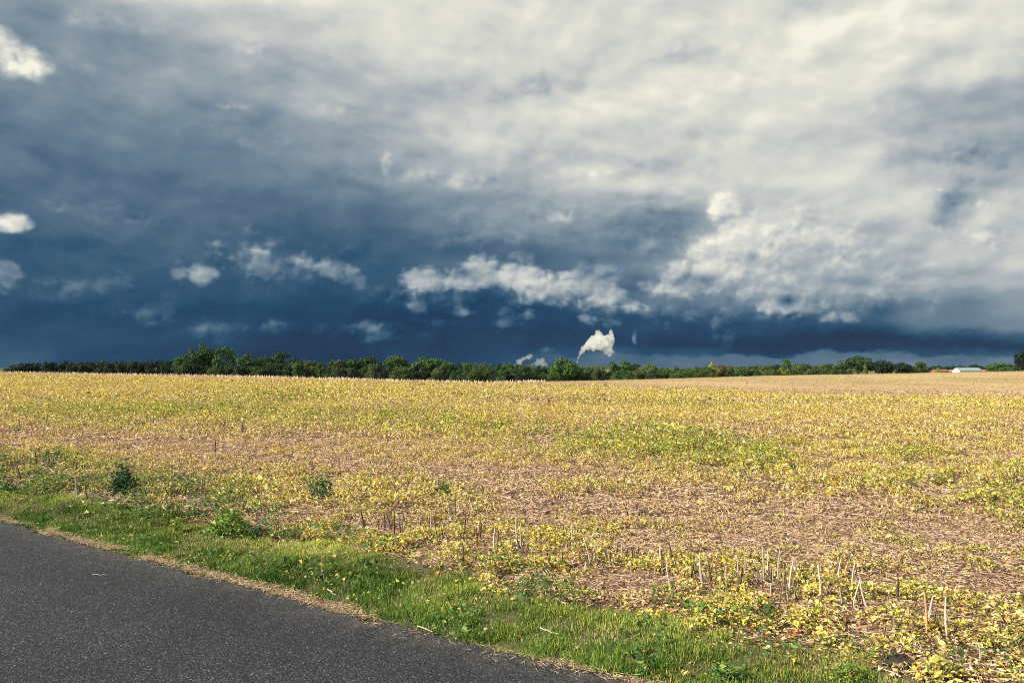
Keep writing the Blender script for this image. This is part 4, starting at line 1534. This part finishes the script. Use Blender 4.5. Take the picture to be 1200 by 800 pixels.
SEGS = [  # x0, x1, step, tops interpolated, width, r, kinds, colours, label
    (8, 206, 6.2, [(8, 430), (16, 426), (30, 424.5), (60, 422.5), (206, 422.5)], 13, 292, ['bush', 'round'], ['dark', 'deep', 'dark'], "low dark tree of the even topped hedge at the left of the tall trees"),
    (350, 402, 7, [(350, 421), (380, 422), (402, 419.5)], 16, 272, ['round', 'bush'], ['mid', 'dark', 'olive'], "mid height tree between the dark dense tree and the broad middle trees"),
    (302, 352, 9, [(302, 418), (352, 421)], 17, 300, ['round'], ['mid', 'dark'], "tree filling the gap beside the dark dense left tree"),
    (400, 520, 9, [(400, 430), (520, 430)], 15, 258, ['bush'], ['dark', 'mid', 'olive', 'deep'], "low undergrowth tree in front of the broad middle trees"),
    (210, 350, 9, [(210, 427), (350, 429)], 15, 285, ['bush'], ['dark', 'deep', 'dark', 'mid'], "low undergrowth tree at the foot of the tall left trees"),
    (522, 650, 6.5, [(522, 423), (560, 424.5), (600, 425.5), (650, 428.5)], 15, 262, ['round', 'bush'], ['mid', 'dark', 'olive', 'mid'], "low tree in the dipping stretch left of the lone dense tree"),
    (522, 650, 8, [(522, 432), (650, 434)], 13, 236, ['bush'], ['dark', 'mid', 'deep'], "undergrowth bush below the dipping stretch of trees"),
    (676, 712, 6.5, [(676, 429), (712, 429.5)], 14, 272, ['bush', 'round'], ['mid', 'dark'], "low tree directly below the big steam plume"),
    (650, 830, 8, [(650, 434), (740, 434), (830, 433)], 13, 262, ['bush'], ['dark', 'mid', 'olive', 'mid'], "low bush at the foot of the tree line below the plume"),
    (768, 830, 6, [(768, 431), (800, 431.5), (815, 429), (830, 428)], 13, 290, ['bush', 'round'], ['mid', 'dark', 'mid'], "low tree between the pale green tree and the yellow tree"),
    (850, 998, 6, [(850, 428.5), (880, 427.5), (900, 427), (940, 426.5), (998, 426.5)], 13, 322, ['bush', 'tall', 'round'], ['mid', 'light', 'mid', 'dark', 'olive'], "green and olive tree in the uneven row left of the largest right tree"),
    (850, 1000, 8, [(850, 432), (1000, 432)], 12, 305, ['bush'], ['dark', 'light', 'olive', 'mid'], "low bush along the front of the uneven right row"),
    (1086, 1120, 6, [(1086, 428.5), (1120, 429)], 11, 760, ['round'], ['deep', 'dark'], "dark distant tree behind the orange roof"),
    (1118, 1160, 6, [(1118, 429), (1138, 426.8), (1160, 428.5)], 11, 780, ['round'], ['deep', 'dark'], "dark distant tree behind the barn roof"),
    (1178, 1215, 8, [(1178, 430), (1215, 429)], 13, 400, ['bush'], ['dark', 'mid'], "low bush at the right border below the tall black green tree"),
    (-110, 4, 9, [(-110, 433), (4, 432.5)], 14, 600, ['bush'], ['deep'], "distant low tree past the left end of the hedge"),
]
for (x0, x1, st, tops, w, r, kinds, cols_, lab) in SEGS:
    X = x0
    while X <= x1:
        tx = [p[0] for p in tops]; ty = [p[1] for p in tops]
        yt = float(np.interp(X, tx, ty)) + random.uniform(-1.3, 1.2)
        tree(X + random.uniform(-1.5, 1.5), yt, w * random.uniform(.85, 1.35), r * random.uniform(.985, 1.03), random.choice(kinds), random.choice(cols_), lab, group=lab.replace("tree ", "trees ", 1).replace("bush ", "bushes ", 1))
        X += st * random.uniform(.75, 1.25)


# distant wooded hills
def build_hills():
    V, Fq, C = [], [], []
    xs = np.arange(-2600, 2600, 12.0)
    Xp = 600 + F * xs / 2600
    top = np.interp(Xp, [-400, 0, 560, 640, 680, 700, 715, 760, 800, 900, 1000, 1100, 1200, 1600], [431, 431.5, 431, 430.6, 428.5, 427, 428.6, 430.8, 430.6, 429.8, 430.2, 430.4, 430.4, 430])
    zt = CAM_H + (HZ - top) / F * 2600 + (fbm(xs * .03, xs * 0, 5, 4) - .5) * 5
    prof = [(-160, 0), (-110, .45), (-60, .8), (-15, .98), (15, 1.0), (90, .7), (200, 0)]
    rows = []
    for dy_, k in prof:
        z = -6 + (zt + 6) * k + (fbm(xs * .05, xs * 0 + dy_, 6, 3) - .5) * 4 * (k > 0)
        rows.append(np.stack([xs, np.full_like(xs, 2600 + dy_), z], 1))
    V = np.array(rows)
    nr, ns = V.shape[:2]
    i, j = np.meshgrid(np.arange(nr - 1), np.arange(ns - 1), indexing='ij')
    f = np.stack([i * ns + j, i * ns + j + 1, (i + 1) * ns + j + 1, (i + 1) * ns + j], -1).reshape(-1, 4)
    me = np_mesh("hills", V.reshape(-1, 3), f, None, True)
    link("hills", me, flat_mat("distant_forest", (.045, .065, .045), .95, .1, .5, .05), kind='structure')


build_hills()


# ------------------------------------------------------------------ farm buildings
def box(bm_v, bm_f, x0, x1, y0, y1, z0, z1):
    o = len(bm_v)
    for x in (x0, x1):
        for y in (y0, y1):
            for z in (z0, z1):
                bm_v.append((x, y, z))
    for q in ((0, 1, 3, 2), (4, 6, 7, 5), (0, 4, 5, 1), (2, 3, 7, 6), (0, 2, 6, 4), (1, 5, 7, 3)):
        bm_f.append(tuple(o + k for k in q))


def pmesh(name, V, Fq):
    me = bpy.data.meshes.new(name)
    me.from_pydata(V, [], Fq)
    me.update()
    return me


def gable_building(name, label, cat, X, r, rz, length, width, wall_h, ridge_h, zbase, mw, mr, windows=0, door=True):
    x = (X - 600) / F * r
    root = empty(name, (x, r, zbase), rz, label=label, cat=cat)
    L, W = length / 2, width / 2
    V = [(-L, -W, 0), (L, -W, 0), (L, W, 0), (-L, W, 0), (-L, -W, wall_h), (L, -W, wall_h), (L, W, wall_h), (-L, W, wall_h), (-L, 0, ridge_h), (L, 0, ridge_h)]
    Fq = [(0, 1, 5, 4), (2, 3, 7, 6), (1, 2, 6, 9, 5), (3, 0, 4, 8, 7)]
    link("wall", pmesh("wall", V, Fq), mw, parent=root)
    e, t = .45, .18
    k = (ridge_h - wall_h) / W
    V, Fq = [], []
    for sgn in (-1, 1):
        o = len(V)
        for xx in (-L - e, L + e):
            V += [(xx, 0, ridge_h + .05), (xx, sgn * (W + e), wall_h - k * e + .05), (xx, sgn * (W + e), wall_h - k * e + t + .05), (xx, 0, ridge_h + t + .05)]
        for a, b in ((0, 1), (1, 2), (2, 3), (3, 0)):
            Fq.append((o + a, o + b, o + 4 + b, o + 4 + a))
        Fq += [(o, o + 3, o + 2, o + 1), (o + 4, o + 5, o + 6, o + 7)]
    link("roof", pmesh("roof", V, Fq), mr, parent=root)
    for i in range(windows):
        V, Fq = [], []
        xx = -L + length * (i + .5) / windows
        box(V, Fq, xx - .55, xx + .55, -W - .06, -W + .04, wall_h * .5, wall_h * .5 + 1.0)
        link("window", pmesh("window", V, Fq), M_WIN, parent=root)
    if door:
        V, Fq = [], []
        box(V, Fq, -L - .07, -L + .04, -1.3, 1.3, 0, 2.6)
        link("door", pmesh("door", V, Fq), M_DOOR, parent=root)
    return root


M_WIN = flat_mat("window_glass", (.08, .10, .11), .2, .5, .1)
M_DOOR = flat_mat("door_paint", (.62, .60, .55), .6, .3, .1)
M_WHITE = flat_mat("white_wall", (.82, .80, .74), .7, .2, .06, 1.0)
M_BARNW = flat_mat("grey_wall", (.36, .40, .38), .7, .2, .1, 1.0)
M_ROOF = flat_mat("pale_metal_roof", (.24, .32, .30), .45, .5, .1, 2.0, (4, .2, 1))
M_RED = flat_mat("red_wall", (.27, .10, .07), .8, .2, .2, 1.0)
M_OROOF = flat_mat("orange_roof", (.26, .13, .085), .8, .2, .25, 2.0)
bz = -4.4
gable_building("barn", "long barn with a white gable and pale green metal roof beyond the field", "barn", 1133, 620, math.radians(12), 20, 7.5, 3.4, 5.5, bz, M_WHITE, M_ROOF, windows=6)
gable_building("farm_shed", "long low shed with an orange red roof left of the white gabled barn", "shed", 1101, 640, math.radians(6), 11.5, 6.0, 2.9, 4.1, bz, M_RED, M_OROOF, windows=3, door=False)
gable_building("farm_shed", "small pinkish red shed squeezed against the white gable of the barn", "shed", 1115.5, 645, math.radians(-5), 4.5, 4.5, 2.6, 3.7, bz, M_RED, flat_mat("faded_red_roof", (.36, .23, .19), .8, .2, .2), windows=1, door=False)
gable_building("farm_shed", "small red shed at the right end of the barn", "shed", 1152, 640, math.radians(-3), 5.0, 4.5, 2.8, 4.0, bz, M_RED, flat_mat("red_roof", (.32, .14, .11), .8, .2, .2), windows=1, door=False)


# ------------------------------------------------------------------ steam plumes and chimney
def plume(name, blobs, r, label, dens, seed, voxel=2.2):
    """blobs: (X, Y, radius px)"""
    import bmesh
    bm = bmesh.new()
    rg = random.Random(seed)
    X0, Y0, _ = blobs[0]
    cx, cz = (X0 - 600) / F * r, CAM_H + (HZ - Y0) / F * r
    P = F / r
    for (X, Y, R) in blobs:
        px_, pz = (X - 600) / P, CAM_H + (HZ - Y) / P
        for _ in range(7):
            a, b = rg.uniform(0, 6.28), rg.uniform(0, 6.28)
            rr = R / P * rg.uniform(.35, .62)
            o = R / P * .55
            c = Vector((px_ + math.cos(a) * o - cx, rg.uniform(-1, 1) * o, pz + math.sin(a) * o - cz))
            ret = bmesh.ops.create_icosphere(bm, subdivisions=2, radius=rr)
            bmesh.ops.translate(bm, verts=ret['verts'], vec=c)
        ret = bmesh.ops.create_icosphere(bm, subdivisions=2, radius=R / P * .72)
        bmesh.ops.translate(bm, verts=ret['verts'], vec=Vector((px_ - cx, 0, pz - cz)))
    me0 = bpy.data.meshes.new("tmp")
    bm.to_mesh(me0); bm.free()
    tmp = bpy.data.objects.new("tmp", me0)
    col.objects.link(tmp)
    md = tmp.modifiers.new("r", 'REMESH'); md.mode = 'VOXEL'; md.voxel_size = voxel
    tx = bpy.data.textures.new("puffs", 'CLOUDS'); tx.noise_scale = voxel * 6; tx.noise_depth = 3
    dm = tmp.modifiers.new("d", 'DISPLACE'); dm.texture = tx; dm.strength = voxel * 2.2; dm.mid_level = .5; dm.texture_coords = 'LOCAL'
    dg = bpy.context.evaluated_depsgraph_get()
    me = bpy.data.meshes.new_from_object(tmp.evaluated_get(dg))
    bpy.data.objects.remove(tmp)
    me.name = name
    me.materials.clear()
    m, gm = new_mat("steam")
    pv = gm.n('ShaderNodeVolumePrincipled')
    pv.inputs['Color'].default_value = (.985, .985, .985, 1)
    pv.inputs['Density'].default_value = dens
    pv.inputs['Anisotropy'].default_value = 0.0
    ou = gm.n('ShaderNodeOutputMaterial')
    gm.t.links.new(pv.outputs[0], ou.inputs['Volume'])
    me.materials.append(m)
    o = link(name, me, label=label, cat="steam plume")
    o.location = (cx, r, cz)
    return o


plume("steam_plume", [(676.6, 426, 1.0), (676.8, 422.5, 1.2), (677.5, 419.5, 1.5), (679, 416.5, 2.0), (680.5, 413.5, 2.6), (683, 411, 3.2), (683, 408, 3.0), (687, 407, 4.4), (691, 404.5, 5.2), (695, 402.5, 6.0), (698, 398, 6.6), (700, 392.5, 5.0),
                      (700, 389.5, 3.4), (704, 399, 7.0), (708, 400, 7.0), (712, 397, 6.2), (715.5, 395.5, 5.2), (717, 401, 4.4), (714, 407, 5.5), (711, 411, 4.4), (713.5, 415, 3.2), (718, 412.5, 2.8),
                      (715.5, 388.5, 3.0), (715.5, 392, 3.4), (704, 395, 6), (707, 404, 6.5), (699, 404, 6.5), (692, 400, 5),  (696, 408, 4.2), (704, 406, 4.8)],
      2000, "large billowing white steam plume rising above the trees", .055, 3)
plume("steam_plume", [(604, 427, 2.2), (606.5, 424, 2.8), (610, 422, 3.2), (614, 420, 3.0), (619, 418.5, 3.4), (622, 417, 2.6), (609, 426, 3)],
      2000, "small slanting steam plume at the left of the lone dense tree", .035, 5)
plume("steam_plume", [(629, 427, 4.2), (635, 424, 5.0), (638, 428, 4.6), (631, 423, 3.0), (625, 428, 3.4)],
      2050, "low faint rounded steam cloud between the slanting plume and the lone dense tree", .02, 7)


def chimney():
    r = 2000
    x = (676.6 - 600) / F * r
    root = empty("chimney_stack", (x, r + 6, -5), label="thin pale chimney stack below the large steam plume", cat="chimney")
    top = CAM_H + (HZ - 423) / F * r + 5
    link("shaft", tube_mesh("shaft", [tube([(0, 0, 0), (0, 0, top * .5), (0, 0, top - .8)], [1.6, 1.2, .9], 20)]), M_BARNW, parent=root)
    link("rim", tube_mesh("rim", [tube([(0, 0, top - .78), (0, 0, top)], [1.1, 1.1], 20)]), M_BARNW, parent=root)


chimney()


# ------------------------------------------------------------------ haze (thin clean air after rain)
def build_haze():
    V, Fq = [], []
    box(V, Fq, -3600, 3600, -300, 3600, -8, 115)
    me = pmesh("haze", V, Fq)
    m, gm = new_mat("haze_air")
    pv = gm.n('ShaderNodeVolumePrincipled')
    pv.inputs['Color'].default_value = (.25, .55, 1.0, 1)
    pv.inputs['Density'].default_value = 0.000008
    pv.inputs['Anisotropy'].default_value = 0.2
    ou = gm.n('ShaderNodeOutputMaterial')
    gm.t.links.new(pv.outputs[0], ou.inputs['Volume'])
    me.materials.append(m)
    link("haze", me, kind='stuff', label="thin bluish air between the field and the far hills", cat="haze")


build_haze()
